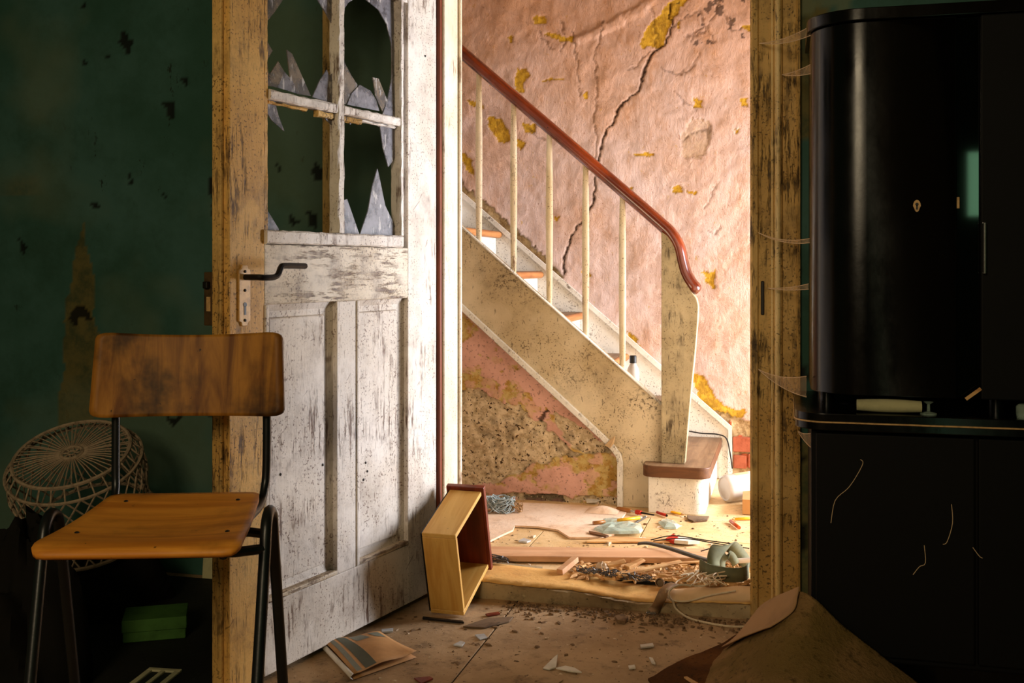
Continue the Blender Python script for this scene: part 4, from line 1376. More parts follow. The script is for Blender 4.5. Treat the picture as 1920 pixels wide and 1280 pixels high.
for k in range(8):
    a = k * math.pi / 4
    MB().tube([(0.013 * math.cos(a), 0.013 * math.sin(a), 0.002), (0.027 * math.cos(a), 0.027 * math.sin(a), 0.002)], 0.0035, 5).build('hub_petal', M['wicker'], h_)
spoke = MB().tube([(0.030, 0, 0.001), (0.10, 0, 0.004), (0.168, 0, 0.0)], 0.0021, 5).build('spoke', M['wicker'], stool)
for k in range(1, 56):
    part_copy(spoke, stool, rot=(random.uniform(-.02, .02), random.uniform(-.015, .015), k * 2 * math.pi / 56 + random.uniform(-.015, .015)))
strut = MB().tube([(0.196, 0, -0.035), (0.20 * math.cos(0.25), 0.20 * math.sin(0.25), -0.10), (0.185 * math.cos(0.55), 0.185 * math.sin(0.55), -0.19), (0.20 * math.cos(0.8), 0.20 * math.sin(0.8), -0.27)], 0.0028, 5).build('lattice_cane', M['wicker'], stool)
for k in range(1, 30):
    part_copy(strut, stool, rot=(0, 0, k * 2 * math.pi / 30))
strut2 = MB().tube([(0.197, 0, -0.035), (0.201 * math.cos(0.25), -0.201 * math.sin(0.25), -0.10), (0.186 * math.cos(0.55), -0.186 * math.sin(0.55), -0.19), (0.201 * math.cos(0.8), -0.201 * math.sin(0.8), -0.27)], 0.0028, 5).build('lattice_cane', M['wicker'], stool)
for k in range(1, 30):
    part_copy(strut2, stool, rot=(0, 0, k * 2 * math.pi / 30))
brace = MB().tube([(0.168, 0, 0), (0.196, 0, -0.035)], 0.003, 5).build('rim_brace', M['wicker'], stool)
for k in range(1, 30):
    part_copy(brace, stool, rot=(0, 0, k * 2 * math.pi / 30))
MB().tube([(0.205 * math.cos(a), 0.205 * math.sin(a), -0.27) for a in [k * math.pi / 20 for k in range(40)]], 0.006, 6, True).build('base_ring', M['wicker'], stool)


def lump(name, c, rx, ry, h, mat, label, cat, seed, n=22, kind=None):
    rows = []
    rng = np.random.RandomState(seed)
    for j in range(n + 1):
        row = []
        for i in range(n * 2 + 1):
            th_ = 2 * math.pi * (i % (n * 2)) / (n * 2)
            ph = (math.pi / 2) * j / n
            w = 0.75 + 0.5 * float(vnoise(np.array([3 * math.cos(th_) + 9.0]), np.array([3 * math.sin(th_) + 3 * ph + 9.0]), seed)[0])
            row.append((rx * math.cos(th_) * math.cos(ph) * w, ry * math.sin(th_) * math.cos(ph) * w, h * math.sin(ph) * w))
        rows.append(row)
    ob = MB().grid(rows).build(name, mat, loc=c)
    return tag(ob, label, cat, kind=kind)


lump('dark_cloth', (-1.83, 2.26, 0.004), 0.15, 0.15, 0.37, M['dark_junk'], 'upright heap of shade-darkened cloth between the chair and the tipped wicker stool', 'cloth', 5)
lump('dark_cloth', (-2.12, 2.86, 0.004), 0.26, 0.2, 0.20, M['dark_junk'], 'low heap of shade-darkened cloth under the tipped wicker stool', 'cloth', 21)
lump('dark_cloth', (-1.60, 3.02, 0.004), 0.15, 0.12, 0.14, M['dark_junk'], 'low shade-darkened bundle of cloth on the floor behind the door edge', 'cloth', 8)
struct(MB().box((-3.0, 1.9, 0.0005), (-1.36, 3.2, 0.004)).build('floor_shade_sheet', M['floor_dark'], None, 0.001, 1))  # added near-black sheet standing in for shade on the left floor
a, b = P(230, 1206, 0.005), P(348, 1196, 0.005)
gb = empty('card_box', (a.x, a.y, 0.005), math.atan2(b.y - a.y, b.x - a.x))
tag(gb, 'flat green cardboard box on the dark floor under the chair', 'box')
wd = (b - a).length
MB().box((0, 0, 0), (wd, 0.12, 0.050)).build('tray', M['greenbox'], gb, 0.002, 1)
MB().box((-0.003, -0.003, 0.028), (wd + 0.003, 0.123, 0.062)).build('lid', M['greenbox'], gb, 0.002, 1)
a = P(290, 1272, 0.006)
sk = empty('switch_plate', (a.x, a.y, 0.0045), math.radians(6))
tag(sk, 'cream double switch frame lying on the floor under the chair', 'switch plate')
fr = MB()
fr.box((-0.045, -0.075, 0), (0.045, -0.055, 0.006)).box((-0.045, 0.045, 0), (0.045, 0.06, 0.006)).box((-0.045, -0.0549, 0), (-0.030, 0.0449, 0.006)).box((0.030, -0.0549, 0), (0.045, 0.0449, 0.006)).box((-0.006, -0.0549, 0), (0.006, 0.0449, 0.006))
fr.build('frame', M['cream_plastic'], sk, 0.001, 1)
MB().box((-0.026, -0.05, 0.0), (-0.010, 0.04, 0.003)).build('insert', M['black_plastic'], sk)
MB().box((0.010, -0.05, 0.0), (0.026, 0.04, 0.003)).build('insert', M['black_plastic'], sk)
a = V(276, 1058, 3.02)
tag(MB().lathe([(0.010, -0.035), (0.022, -0.02), (0.026, 0.01), (0.018, 0.032), (0.012, 0.036)], 14, Matrix.Rotation(0.3, 4, 'Y')).build('plastic_bottle', M['cream_plastic'], loc=(a.x, a.y - 0.1, 0.20)), 'pale plastic bottle half hidden under the chair seat', 'bottle')
a = V(382, 1046, 3.12)
tag(MB().box((-0.05, -0.008, 0.0), (0.045, 0.008, 0.13)).build('pale_board', M['pale_cloth'], None, 0.002, 1, loc=(a.x, 3.20, 0.0045), rot=(math.radians(-6), 0, 0)), 'small pale board leaning on the green wall behind the door edge', 'board')

# ------------------------------------------------------------------ felt sheet and carpet at the dresser foot
def loft(name, curves, n, mat, solid, label, cat, rough=0.004, seed=1, m=14):
    cs_ = [smooth_path(c, n) for c in curves]
    rows = []
    cols = len(cs_[0])
    paths = [smooth_path([c[i] for c in cs_], m) for i in range(cols)]
    for j in range(len(paths[0])):
        row = []
        for i in range(cols):
            p = paths[i][j]
            w = float(fbm(np.array([p.x + 5.0]), np.array([p.y + 5.0]), 11, seed, 3)[0]) - 0.5
            row.append((p.x, p.y, max(0.003, p.z + 2 * rough * w)))
        rows.append(row)
    o_ = MB().grid(rows).build(name, mat, solid=solid)
    if label:
        tag(o_, label, cat)
    return o_


felt = loft('felt_sheet', [[(-0.115, 3.06, 0.006), (-0.055, 2.90, 0.135), (0.036, 2.725, 0.245), (0.155, 2.722, 0.150), (0.36, 2.718, 0.006)],
                           [(-0.175, 2.93, 0.006), (-0.105, 2.76, 0.085), (-0.02, 2.62, 0.135), (0.11, 2.60, 0.115), (0.36, 2.60, 0.006)],
                           [(-0.235, 2.70, 0.006), (-0.165, 2.58, 0.025), (-0.07, 2.46, 0.055), (0.08, 2.42, 0.060), (0.36, 2.45, 0.006)],
                           [(-0.26, 2.40, 0.006), (-0.18, 2.38, 0.008), (-0.07, 2.34, 0.02), (0.08, 2.30, 0.03), (0.36, 2.32, 0.006)]], 8, M['felt'], 0.005,
            'tan felt floor sheet pushed up into a peak against the dresser', 'sheet', 0.006, 4)
flap = loft('folded_flap', [[(-0.118, 3.058, 0.012), (-0.066, 2.90, 0.142), (0.030, 2.722, 0.253)],
                            [(-0.134, 3.00, 0.018), (-0.078, 2.86, 0.130), (0.026, 2.705, 0.236)],
                            [(-0.150, 2.95, 0.022), (-0.086, 2.82, 0.118), (0.014, 2.680, 0.205)],
                            [(-0.168, 2.90, 0.024), (-0.104, 2.78, 0.098), (-0.040, 2.690, 0.158)]], 8, M['felt_back'], 0.003, None, None, 0.002, 9)
for v_ in flap.data.vertices:
    v_.co.z += 0.007
    v_.co.x -= 0.003
flap.parent = felt
loft('carpet_piece', [[P(1395, 1185, 0.008), P(1340, 1212, 0.012), P(1270, 1245, 0.010), P(1215, 1275, 0.006)],
                      [P(1425, 1215, 0.012), P(1400, 1245, 0.022), P(1330, 1262, 0.020), P(1240, 1300, 0.006)],
                      [P(1440, 1255, 0.010), P(1430, 1290, 0.016), P(1380, 1330, 0.016), P(1300, 1360, 0.006)]], 8, M['carpet'], 0.006, 'ragged scrap of brown carpet on the floor beside the felt sheet', 'carpet', 0.006, 6)

# ------------------------------------------------------------------ room floor litter
a, b, c, d4 = P(604, 1208, 0.008), P(712, 1192, 0.008), P(781, 1229, 0.008), P(664, 1270, 0.008)
env = empty('padded_envelope', tuple(a))
tag(env, 'torn brown paper envelope with grey stripes lying at the foot of the door', 'envelope')


def q4(s, t, z=0.0):
    p = a.lerp(b, s).lerp(d4.lerp(c, s), t)
    return (p.x - a.x, p.y - a.y, z)


def puff(s, t):
    return 0.012 + 0.014 * math.sin(math.pi * min(1, max(0, s))) * math.sin(math.pi * min(1, max(0, t))) + 0.003 * math.sin(9 * s + 4 * t)


MB().grid([[q4(s / 12, t / 12, puff(s / 12, t / 12)) for s in range(13)] for t in range(13)]).build('top_sheet', M['paper'], env, solid=0.0012)
MB().grid([[q4(s / 6, t / 6, -0.004) for s in range(7)] for t in range(7)]).build('under_sheet', M['paper'], env, solid=0.0012)
for (s0, s1, t0, t1, mt) in [(0.06, 0.14, 0.05, 0.97, 'grey_print'), (0.19, 0.36, 0.04, 0.98, 'dark_print'), (0.42, 0.64, 0.03, 0.32, 'grey_print'), (0.74, 0.93, 0.06, 0.30, 'grey_print')]:
    MB().grid([[q4(s0 + (s1 - s0) * i / 6, t0 + (t1 - t0) * j / 10, puff(s0 + (s1 - s0) * i / 6, t0 + (t1 - t0) * j / 10) + 0.0012) for i in range(7)] for j in range(11)]).build('printed_stripe', M[mt], env)
MB().grid([[q4(-0.01 - 0.05 * math.sin(t), s / 6, 0.011 - 0.015 * t / 3) for s in range(7)] for t in range(4)]).build('torn_flap', M['white_paper'], env, solid=0.001)

def flake(name, px, py, z, size, mat, label, cat, n=6, th=0.003, rot=None, group=None, tilt=0.0, stretch=1.0):
    p = P(px, py, z)
    pts = []
    for k in range(n):
        an = 2 * math.pi * (k + random.uniform(-.3, .3)) / n
        r_ = size * random.uniform(0.6, 1.0)
        pts.append((r_ * math.cos(an) * stretch, r_ * math.sin(an), 0))
    ob = MB().prism(pts, (0, 0, th)).build(name, M[mat], None, loc=(p.x, p.y, z), rot=(tilt, tilt * 0.6, rot if rot is not None else random.uniform(0, 6)))
    return tag(ob, label, cat, group)


def poly_on_floor(name, pts, z, th, mat, label, cat, tilt=0.0):
    q = [P(x, y, z) for x, y in pts]
    cx = sum((p for p in q), Vector()) / len(q)
    ob = MB().prism([p - cx for p in q], (0, 0, th)).build(name, M[mat], None, 0.0006, 1, loc=cx, rot=(tilt, 0, 0))
    return tag(ob, label, cat)


poly_on_floor('hardboard_scrap', [(868, 1176), (915, 1160), (962, 1158), (955, 1166), (908, 1178)], 0.002, 0.004, 'scrap', 'torn scrap of hardboard beside the drawer foot', 'board scrap')
poly_on_floor('hardboard_scrap', [(845, 1285), (900, 1245), (1005, 1222), (1035, 1240), (1018, 1256), (1056, 1276), (1020, 1300), (900, 1310)], 0.0005, 0.003, 'floor', 'thin torn sheet of hardboard at the lower picture edge', 'board scrap')
poly_on_floor('plaster_shard', [(1018, 1251), (1040, 1236), (1046, 1233), (1043, 1250), (1030, 1253)], 0.006, 0.004, 'white_paper', 'pointed cream shard on the floor, upright of the pair', 'shard', 0.15)
poly_on_floor('plaster_shard', [(1042, 1254), (1060, 1250), (1078, 1254), (1091, 1262), (1070, 1260)], 0.004, 0.004, 'white_paper', 'long curved cream shard on the floor, flat of the pair', 'shard')
poly_on_floor('plastic_tube', [(1200, 1211), (1224, 1208), (1226, 1213), (1202, 1216)], 0.002, 0.005, 'white_plastic', 'small white tube piece on the open floor before the threshold', 'tube piece')
poly_on_floor('plaster_chip', [(1217, 1234), (1224, 1236), (1229, 1246), (1222, 1244)], 0.002, 0.005, 'white_paper', 'white plaster chip near the brown carpet scrap', 'chip')
poly_on_floor('plaster_chip', [(1178, 1250), (1190, 1248), (1192, 1254), (1180, 1255)], 0.002, 0.004, 'white_paper', 'tiny white plaster chip between tube piece and curved shard', 'chip')
poly_on_floor('glass_piece', [(890, 1191), (908, 1189), (914, 1196), (900, 1200)], 0.002, 0.003, 'chip_glass', 'clear broken glass piece by the hardboard scrap', 'glass')
poly_on_floor('glass_piece', [(850, 1210), (864, 1203), (872, 1206), (866, 1213)], 0.002, 0.004, 'chip_glass', 'clear glass splinter on the floor right of the envelope', 'glass')
poly_on_floor('glass_piece', [(715, 1182), (737, 1180), (737, 1185), (716, 1187)], 0.002, 0.005, 'chip_glass', 'slim clear glass rod piece behind the envelope', 'glass')
poly_on_floor('tile_chip', [(776, 1273), (806, 1270), (812, 1274), (790, 1283)], 0.002, 0.004, 'mahogany', 'reddish chip on the floor below the envelope', 'chip')
poly_on_floor('wood_splinter', [(1282, 1271), (1288, 1270), (1310, 1283), (1304, 1286)], 0.028, 0.004, 'splinter', 'pale wood splinter on the brown carpet scrap', 'splinter')
poly_on_floor('wood_splinter', [(793, 1158), (868, 1166), (870, 1169), (792, 1161)], 0.002, 0.005, 'iron', 'dark stick lying beneath the drawer', 'stick')
poly_on_floor('wood_splinter', [(910, 1153), (934, 1149), (938, 1152), (914, 1156)], 0.002, 0.005, 'mahogany', 'reddish wood chip lying near the drawer', 'splinter')
poly_on_floor('plaster_lump', [(1152, 1160), (1168, 1156), (1178, 1162), (1172, 1170), (1158, 1168)], 0.001, 0.010, 'soil', 'flat grey clod on the floor before the threshold', 'clod')

# dirt crumbs: uncountable
def crumbs(name, n, region, zf, smin, smax, mat, label, seed, flat=0.5, elong=2.2):
    rng = random.Random(seed)
    mb = MB()
    cnt = 0
    while cnt < n:
        p = region(rng)
        if p is None:
            continue
        cnt += 1
        s = smin + (smax - smin) * rng.random() ** 3
        an = rng.uniform(0, 6.3)
        k = rng.choice((3, 4, 5))
        L = rng.uniform(0.7, elong)
        base = []
        for q in range(k):
            t = 2 * math.pi * q / k + rng.uniform(-.4, .4)
            x, y = s * math.cos(t) * L, s * math.sin(t)
            base.append((p[0] + x * math.cos(an) - y * math.sin(an), p[1] + x * math.sin(an) + y * math.cos(an)))
        h = s * flat * rng.uniform(0.5, 1.5)
        z0 = zf(p[0], p[1])
        vs2 = [(x, y, z0) for x, y in base] + [(p[0] + (x - p[0]) * 0.7, p[1] + (y - p[1]) * 0.7, z0 + h) for x, y in base]
        mb.add(vs2, [tuple(range(k, 2 * k))] + [(q, (q + 1) % k, k + (q + 1) % k, k + q) for q in range(k)])
    me = bpy.data.meshes.new(name)
    me.from_pydata(mb.v, [], mb.f)
    me.materials.append(mat)
    ob = bpy.data.objects.new(name, me)
    COL.objects.link(ob)
    return tag(ob, label, 'dirt', kind='stuff')


def reg_floor(rng):
    u, v = rng.uniform(-1.25, 0.0), rng.uniform(2.25, WV - 0.012)
    if u < -1.084 - (HY - v) * 0.23 + 0.01:
        return None
    if -1.09 < u < -0.90 and v > 3.02:
        return None
    return (u, v)


def reg_sill(rng):
    t = rng.random()
    u = -0.85 + 0.75 * t
    v = WV - 0.015 - abs(rng.gauss(0, 0.055)) - 0.01
    return (u, v)


crumbs('dirt_crumbs', 620, reg_floor, lambda x, y: 0.0, 0.0010, 0.008, M['soil'], 'brown dirt crumbs strewn over the room floor', 3)
crumbs('dirt_crumbs', 700, reg_sill, lambda x, y: 0.0, 0.0015, 0.007, M['soil'], 'crumbled mortar heaped along the foot of the threshold', 4, 0.9)
crumbs('plaster_crumbs', 140, reg_floor, lambda x, y: 0.0, 0.0015, 0.007, M['stone'], 'pale plaster crumbs strewn over the room floor', 5)


def reg_hall(rng):
    u, v = rng.uniform(-1.5, 0.25), rng.uniform(3.46, 4.37)
    if -0.56 < u < -0.31 and v > 4.3:
        return None
    return (u, v)


crumbs('hall_crumbs', 700, reg_hall, lambda x, y: HF, 0.001, 0.006, M['soil'], 'brown crumbs and wood dust strewn over the hall floor', 6)
crumbs('hall_flakes', 320, reg_hall, lambda x, y: HF, 0.0015, 0.011, M['stone'], 'pale plaster flakes strewn over the hall floor', 7)

# ------------------------------------------------------------------ hall floor litter
# torn linoleum
lp = [(880, 950), (960, 944), (1060, 948), (1150, 954), (1175, 962), (1165, 975), (1130, 986), (1152, 1004), (1120, 1010), (1068, 1010), (1046, 996), (1010, 990), (965, 988), (962, 996), (940, 1006), (912, 1020), (870, 1030)]
q = [P(x, y, HF + 0.002) for x, y in lp]
cx = sum(q, Vector()) / len(q)
lino = MB().prism([p - cx for p in q], (0, 0, 0.007)).build('linoleum_sheet', M['lino'], loc=cx)
tag(lino, 'torn pinkish linoleum sheet peeling off the hall floor', 'linoleum')
c0_ = P(1130, 958, HF + 0.010)
bub = []
for j in range(9):
    bub.append([(0.13 * (i / 8 - 0.5), 0.10 * (j / 8 - 0.5), 0.022 * math.sin(math.pi * i / 8) * math.sin(math.pi * j / 8)) for i in range(9)])
bo = MB().grid(bub).build('blister', M['lino'], lino)
bo.location = c0_ - cx
poly_on_floor('plate_shard', [(1098, 936), (1122, 934), (1130, 937), (1118, 940), (1100, 940)], HF + 0.012, 0.004, 'white_paper', 'white crockery shard at the foot of the plaster wall', 'shard', 0.2)

# long plank
a, b = P(872, 1052, HF + 0.006), P(1432, 1058, HF + 0.006)
dv = (b - a).normalized()
nrm = Vector((-dv.y, dv.x, 0))
pl = MB()
pl.slab((0, 0, 0), ((b - a).length, 0, 0), (0, 0, 1), 0.120, 0.020)
tag(pl.build('plank', M['plank'], None, 0.002, 1, loc=a + nrm * 0.060, rot=(0, 0, math.atan2(dv.y, dv.x))), 'long raw wooden plank lying across the hall just inside the threshold', 'plank')


def stick(name, p0, p1, z0, z1, w, h, mat, label, cat, group=None, taper=0.5):
    a, b = P(p0[0], p0[1], z0), P(p1[0], p1[1], z1)
    d_ = b - a
    mb = MB()
    mb.slab((0, 0, 0), d_, (0, 0, 1), w, h)
    pts = mb.v
    for i in (1, 2, 5, 6):
        e = d_
        pts[i] = tuple(Vector(pts[i]) * taper + Vector(e) * (1 - taper)) if i in (5, 6) else pts[i]
    return tag(mb.build(name, M[mat], None, 0.0008, 1, loc=a), label, cat, group)


DB = 0.056
stick('wood_wedge', (1050, 1077), (1080, 1052), DB, DB + .02, 0.022, 0.018, 'plank', 'pale squared wood offcut leaning on the plank', 'wood piece', taper=1)
stick('wood_chunk', (1142, 1066), (1172, 1052), DB, DB + .022, 0.030, 0.016, 'splinter', 'chunky splintered wood piece beside the pale stone', 'wood piece')
stick('wood_chunk', (1176, 1068), (1206, 1050), DB, DB + .02, 0.026, 0.014, 'splinter', 'chunky splintered wood piece behind the long splinter', 'wood piece')
stick('long_splinter', (1158, 1082), (1276, 1053), DB + .01, DB + .03, 0.022, 0.012, 'splinter', 'long pale splinter lying over the wood litter', 'splinter')
stick('long_splinter', (1240, 1060), (1330, 1052), DB + .004, DB + .01, 0.014, 0.008, 'splinter', 'thin brown splinter along the plank edge', 'splinter')
lump('stone', P(1129, 1068, 0.056), 0.022, 0.014, 0.024, M['stone'], 'pale angular stone among the wood litter', 'stone', 13, 8)


def reg_litter(rng):
    t = rng.random()
    p = P(1075 + 330 * t, 1058 + rng.random() * (22 + 22 * t), 0.058)
    return (p.x, p.y)


crumbs('wood_chips', 800, reg_litter, lambda x, y: 0.054 + 0.008 * math.sin(40 * x) ** 2, 0.002, 0.009, M['splinter'], 'small broken wood chips heaped behind the threshold', 9, 0.8, 6.0)


def tangle(mb, c, rx, ry, rz, n, r, seed, steps=7):
    rng = random.Random(seed)
    for _ in range(n):
        pts = []
        an = rng.uniform(0, 6.3)
        for q in range(steps):
            an += rng.uniform(0.3, 1.3)
            k = rng.uniform(0.35, 1.0)
            pts.append((c[0] + rx * k * math.cos(an), c[1] + ry * k * math.sin(an), c[2] + rz * rng.random()))
        mb.tube(smooth_path(pts, 4), r, 4)
    return mb


mb = MB()
for i in range(8):
    p = P(1100 + 15 * i, 1074 + 2.2 * i, 0.06)
    tangle(mb, p, 0.035, 0.022, 0.022, 5, 0.0016, 40 + i, 5)
tag(mb.build('plastic_shreds', M['shred']), 'tangle of dark grey shredded plastic in the wood litter', 'plastic shreds', kind='stuff')
p = P(932, 968, HF)
mb = tangle(MB(), (0, 0, 0.004), 0.068, 0.05, 0.062, 34, 0.0020, 3)
tw = mb.build('twine_tangle', M['twine_blue'], loc=(p.x, p.y + 0.04, HF + 0.008))
tag(tw, 'tangled ball of pale blue twine beside the drawer', 'twine', kind='stuff')
p = P(962, 966, HF)
mb = tangle(MB(), (0, 0, 0.004), 0.035, 0.03, 0.035, 18, 0.0013, 5)
tag(mb.build('straw_tangle', M['twine_brown'], loc=(p.x, p.y + 0.02, HF + 0.008)), 'brown straw caught beside the blue twine ball', 'straw', kind='stuff')
p = P(930, 1058, 0.06)
mb = tangle(MB(), (0, 0, 0.002), 0.05, 0.016, 0.022, 9, 0.0018, 15)
tag(mb.build('grey_tangle', M['shred'], loc=(p.x, p.y, 0.066)), 'grey tangled thread on the threshold next to the drawer', 'thread', kind='stuff')


def pencil(p0, p1, r, mat, tip, label, cat, name='pencil', z=None):
    z = z or HF + 0.002 + r
    a, b = P(p0[0], p0[1], z), P(p1[0], p1[1], z)
    d_ = b - a
    L = d_.length
    e = empty(name, a)
    e.rotation_euler = (0, math.pi / 2, 0)
    e.rotation_euler = d_.to_track_quat('Z', 'Y').to_euler()
    tag(e, label, cat)
    MB().lathe([(r, 0), (r, L * 0.9)], 8).build('shaft', M[mat], e)
    MB().lathe([(r, L * 0.9001), (r * 0.25, L)], 8).build('tip', M[tip], e)
    return e


pencil((1158, 975), (1204, 970), 0.0065, 'yellow_plastic', 'white_plastic', 'thick yellow pencil by the large green glass shard', 'pencil', z=HF + 0.026)
pencil((1222, 951), (1284, 965), 0.0050, 'yellow_plastic', 'splinter', 'yellow pencil lying at the foot of the first step', 'pencil')
pencil((1420, 971), (1372, 973), 0.0055, 'yellow_plastic', 'splinter', 'yellow pencil pointing in from the door casing', 'pencil')
pencil((1386, 989), (1368, 975), 0.0070, 'orange_plastic', 'iron', 'orange crayon stub near the door casing', 'crayon', 'crayon')
pencil((1180, 987), (1213, 967), 0.0050, 'strap', 'white_plastic', 'dark grey pen next to the thick yellow pencil', 'pen', 'pen')
pencil((1112, 980), (1136, 978), 0.0070, 'amber', 'amber', 'short amber stub at the edge of the green glass', 'stub', 'pencil_stub', z=HF + 0.017)
pencil((1232, 960), (1252, 967), 0.0060, 'red_plastic', 'iron', 'dark red stub behind the yellow pencil', 'crayon', 'crayon')
p0, p1 = P(1157, 953, HF + .014), P(1208, 962, HF + .014)
sd = empty('screwdriver', p0)
sd.rotation_euler = (p1 - p0).to_track_quat('Z', 'Y').to_euler()
tag(sd, 'amber-handled screwdriver with red collar at the stair foot', 'screwdriver')
L = (p1 - p0).length
MB().lathe([(0.006, 0), (0.009, 0.005), (0.010, L * 0.4), (0.008, L * 0.5)], 12).build('handle', M['amber'], sd)
MB().lathe([(0.009, L * 0.7), (0.010, L * 0.75), (0.009, L * 0.88)], 12).build('collar', M['red_plastic'], sd)
MB().lathe([(0.0045, L * 0.5), (0.0045, L * 0.7)], 10).build('shank', M['chrome'], sd)
MB().lathe([(0.004, L * 0.88), (0.003, L * 1.35)], 10).build('blade', M['iron'], sd)


def shard(name, pts, z, h, label, seed):
    rng = random.Random(seed)
    q = [P(x, y, z) for x, y in pts]
    c = sum(q, Vector()) / len(q)
    n = len(q)
    mb = MB()
    vs2 = [p - c for p in q]
    rows = [vs2]
    for f, hh in ((0.95, 0.5), (0.7, 0.9), (0.35, 1.0)):
        rows.append([v_ * f + Vector((0, 0, h * hh * rng.uniform(0.75, 1.1))) for v_ in vs2])
    for r_ in range(3):
        mb.add(rows[r_] + rows[r_ + 1], [(i, (i + 1) % n, n + (i + 1) % n, n + i) for i in range(n)], False)
    mb.add(rows[3], [tuple(range(n))])
    mb.add(rows[0], [tuple(range(n - 1, -1, -1))])
    return tag(mb.build(name, M['bottle_glass'], loc=c), label, 'glass')


shard('bottle_shard', [(1113, 992), (1130, 986), (1150, 984), (1185, 982), (1203, 985), (1206, 994), (1200, 1000), (1160, 1001), (1130, 1000)], HF + 0.010, 0.020, 'large lumpy pale green glass shard on the hall floor', 1)
shard('bottle_shard', [(1130, 976), (1150, 973), (1165, 976), (1168, 983), (1145, 985), (1130, 982)], HF + 0.010, 0.014, 'smaller pale green glass shard behind the large one', 2)
shard('bottle_shard', [(1234, 980), (1248, 976), (1264, 979), (1275, 987), (1268, 992), (1246, 991)], HF + 0.002, 0.015, 'pale green glass lump in front of the first step', 3)
poly_on_floor('glass_piece', [(972, 1016), (982, 1011), (996, 1015), (988, 1018)], HF + 0.002, 0.006, 'chip_glass', 'clear glass chip on the bare patch of the hall floor', 'glass')
poly_on_floor('paper_scrap', [(1248, 1014), (1262, 1008), (1272, 1012), (1264, 1018)], HF + 0.006, 0.012, 'red_plastic', 'red torn packet corner on the hall floor', 'packet', 0.1)
poly_on_floor('paper_scrap', [(1264, 1020), (1272, 1010), (1290, 1012), (1312, 1020), (1290, 1023)], HF + 0.004, 0.012, 'white_paper', 'white crumpled paper next to the red packet corner', 'paper', -0.1)
poly_on_floor('bark_scrap', [(1288, 968), (1330, 970), (1326, 977), (1300, 979), (1290, 975)], HF + 0.002, 0.006, 'scrap', 'dark torn scrap on the boards beyond the glass lump', 'scrap')
poly_on_floor('wood_splinter', [(1104, 997), (1130, 1002), (1142, 1006), (1136, 1008), (1106, 1001)], HF + 0.010, 0.005, 'nosing_dark', 'brown splinter at the torn linoleum edge', 'splinter')
poly_on_floor('wood_splinter', [(1150, 1008), (1290, 1016), (1290, 1018), (1100, 1018), (1100, 1015)], HF + 0.002, 0.006, 'splinter', 'thin wooden lath behind the long plank', 'splinter')
poly_on_floor('cardboard_block', [(1393, 948), (1425, 944), (1430, 966), (1392, 964)], HF + 0.002, 0.06, 'paper', 'light brown block by the lying white bottle', 'block')

# lying white bottle
a = P(1357, 944, HF)
r_ = 0.057
wbt = empty('plastic_bottle', (a.x, a.y + 0.02, HF + r_ + 0.001))
wbt.rotation_euler = Vector((0.62, 0.42, 0.05)).to_track_quat('Z', 'Y').to_euler()
tag(wbt, 'white plastic bottle with green cap lying beside the first step', 'bottle')
MB().lathe([(r_ * 0.80, 0.006), (r_ * 0.86, 0.0), (r_ * 0.97, 0.006), (r_, 0.018), (r_, 0.135), (r_ * 0.94, 0.160), (r_ * 0.6, 0.185), (r_ * 0.42, 0.195)], 28).build('body', M['white_plastic'], wbt)
MB().lathe([(r_ * 0.46, 0.1955), (r_ * 0.46, 0.225), (r_ * 0.42, 0.228)], 20).build('cap', M['green_plastic'], wbt)
lab = MB()
lab.grid([[((r_ + 0.0006) * math.cos(t), (r_ + 0.0006) * math.sin(t), z) for t in [0.3 + 1.6 * k / 12 for k in range(13)]] for z in (0.05, 0.07, 0.10, 0.118)])
lab.build('label_print', M['cloth'], wbt)
# oil bottle on the second step
a = V(1187, 690, 4.60)
ob = empty('oil_bottle', (a.x, 4.60, 0.432 + 0.001))
tag(ob, 'white bottle with black cap and yellow label standing on the stairs', 'bottle')
MB().lathe([(0.020, 0), (0.026, 0.004), (0.027, 0.15), (0.024, 0.172), (0.014, 0.192), (0.011, 0.196)], 20).build('body', M['white_plastic'], ob)
MB().lathe([(0.0152, 0.1965), (0.0152, 0.226), (0.013, 0.229)], 16).build('cap', M['black_plastic'], ob)
MB().grid([[(0.0275 * math.cos(t), 0.0275 * math.sin(t), z) for t in [-3.4 + 2.6 * k / 12 for k in range(13)]] for z in (0.09, 0.128)]).build('label_print', M['yellow_plastic'], ob)

# straps and wires by the right jamb
def ribbon(pts, w, mat, name, label, cat, up=(0, 0, 1), th=0.003, n=6, parent=None):
    ps = smooth_path(pts, n)
    c = ps[0]
    rows = []
    for i, p in enumerate(ps):
        t = (ps[min(i + 1, len(ps) - 1)] - ps[max(i - 1, 0)]).normalized()
        u_ = Vector(up)
        u_ = (u_ - t * u_.dot(t)).normalized()
        rows.append([tuple(p - c - u_ * w / 2), tuple(p - c + u_ * w / 2)])
    ob_ = MB().grid(rows).build(name, mat, parent, solid=th, loc=c)
    return tag(ob_, label, cat) if label else ob_


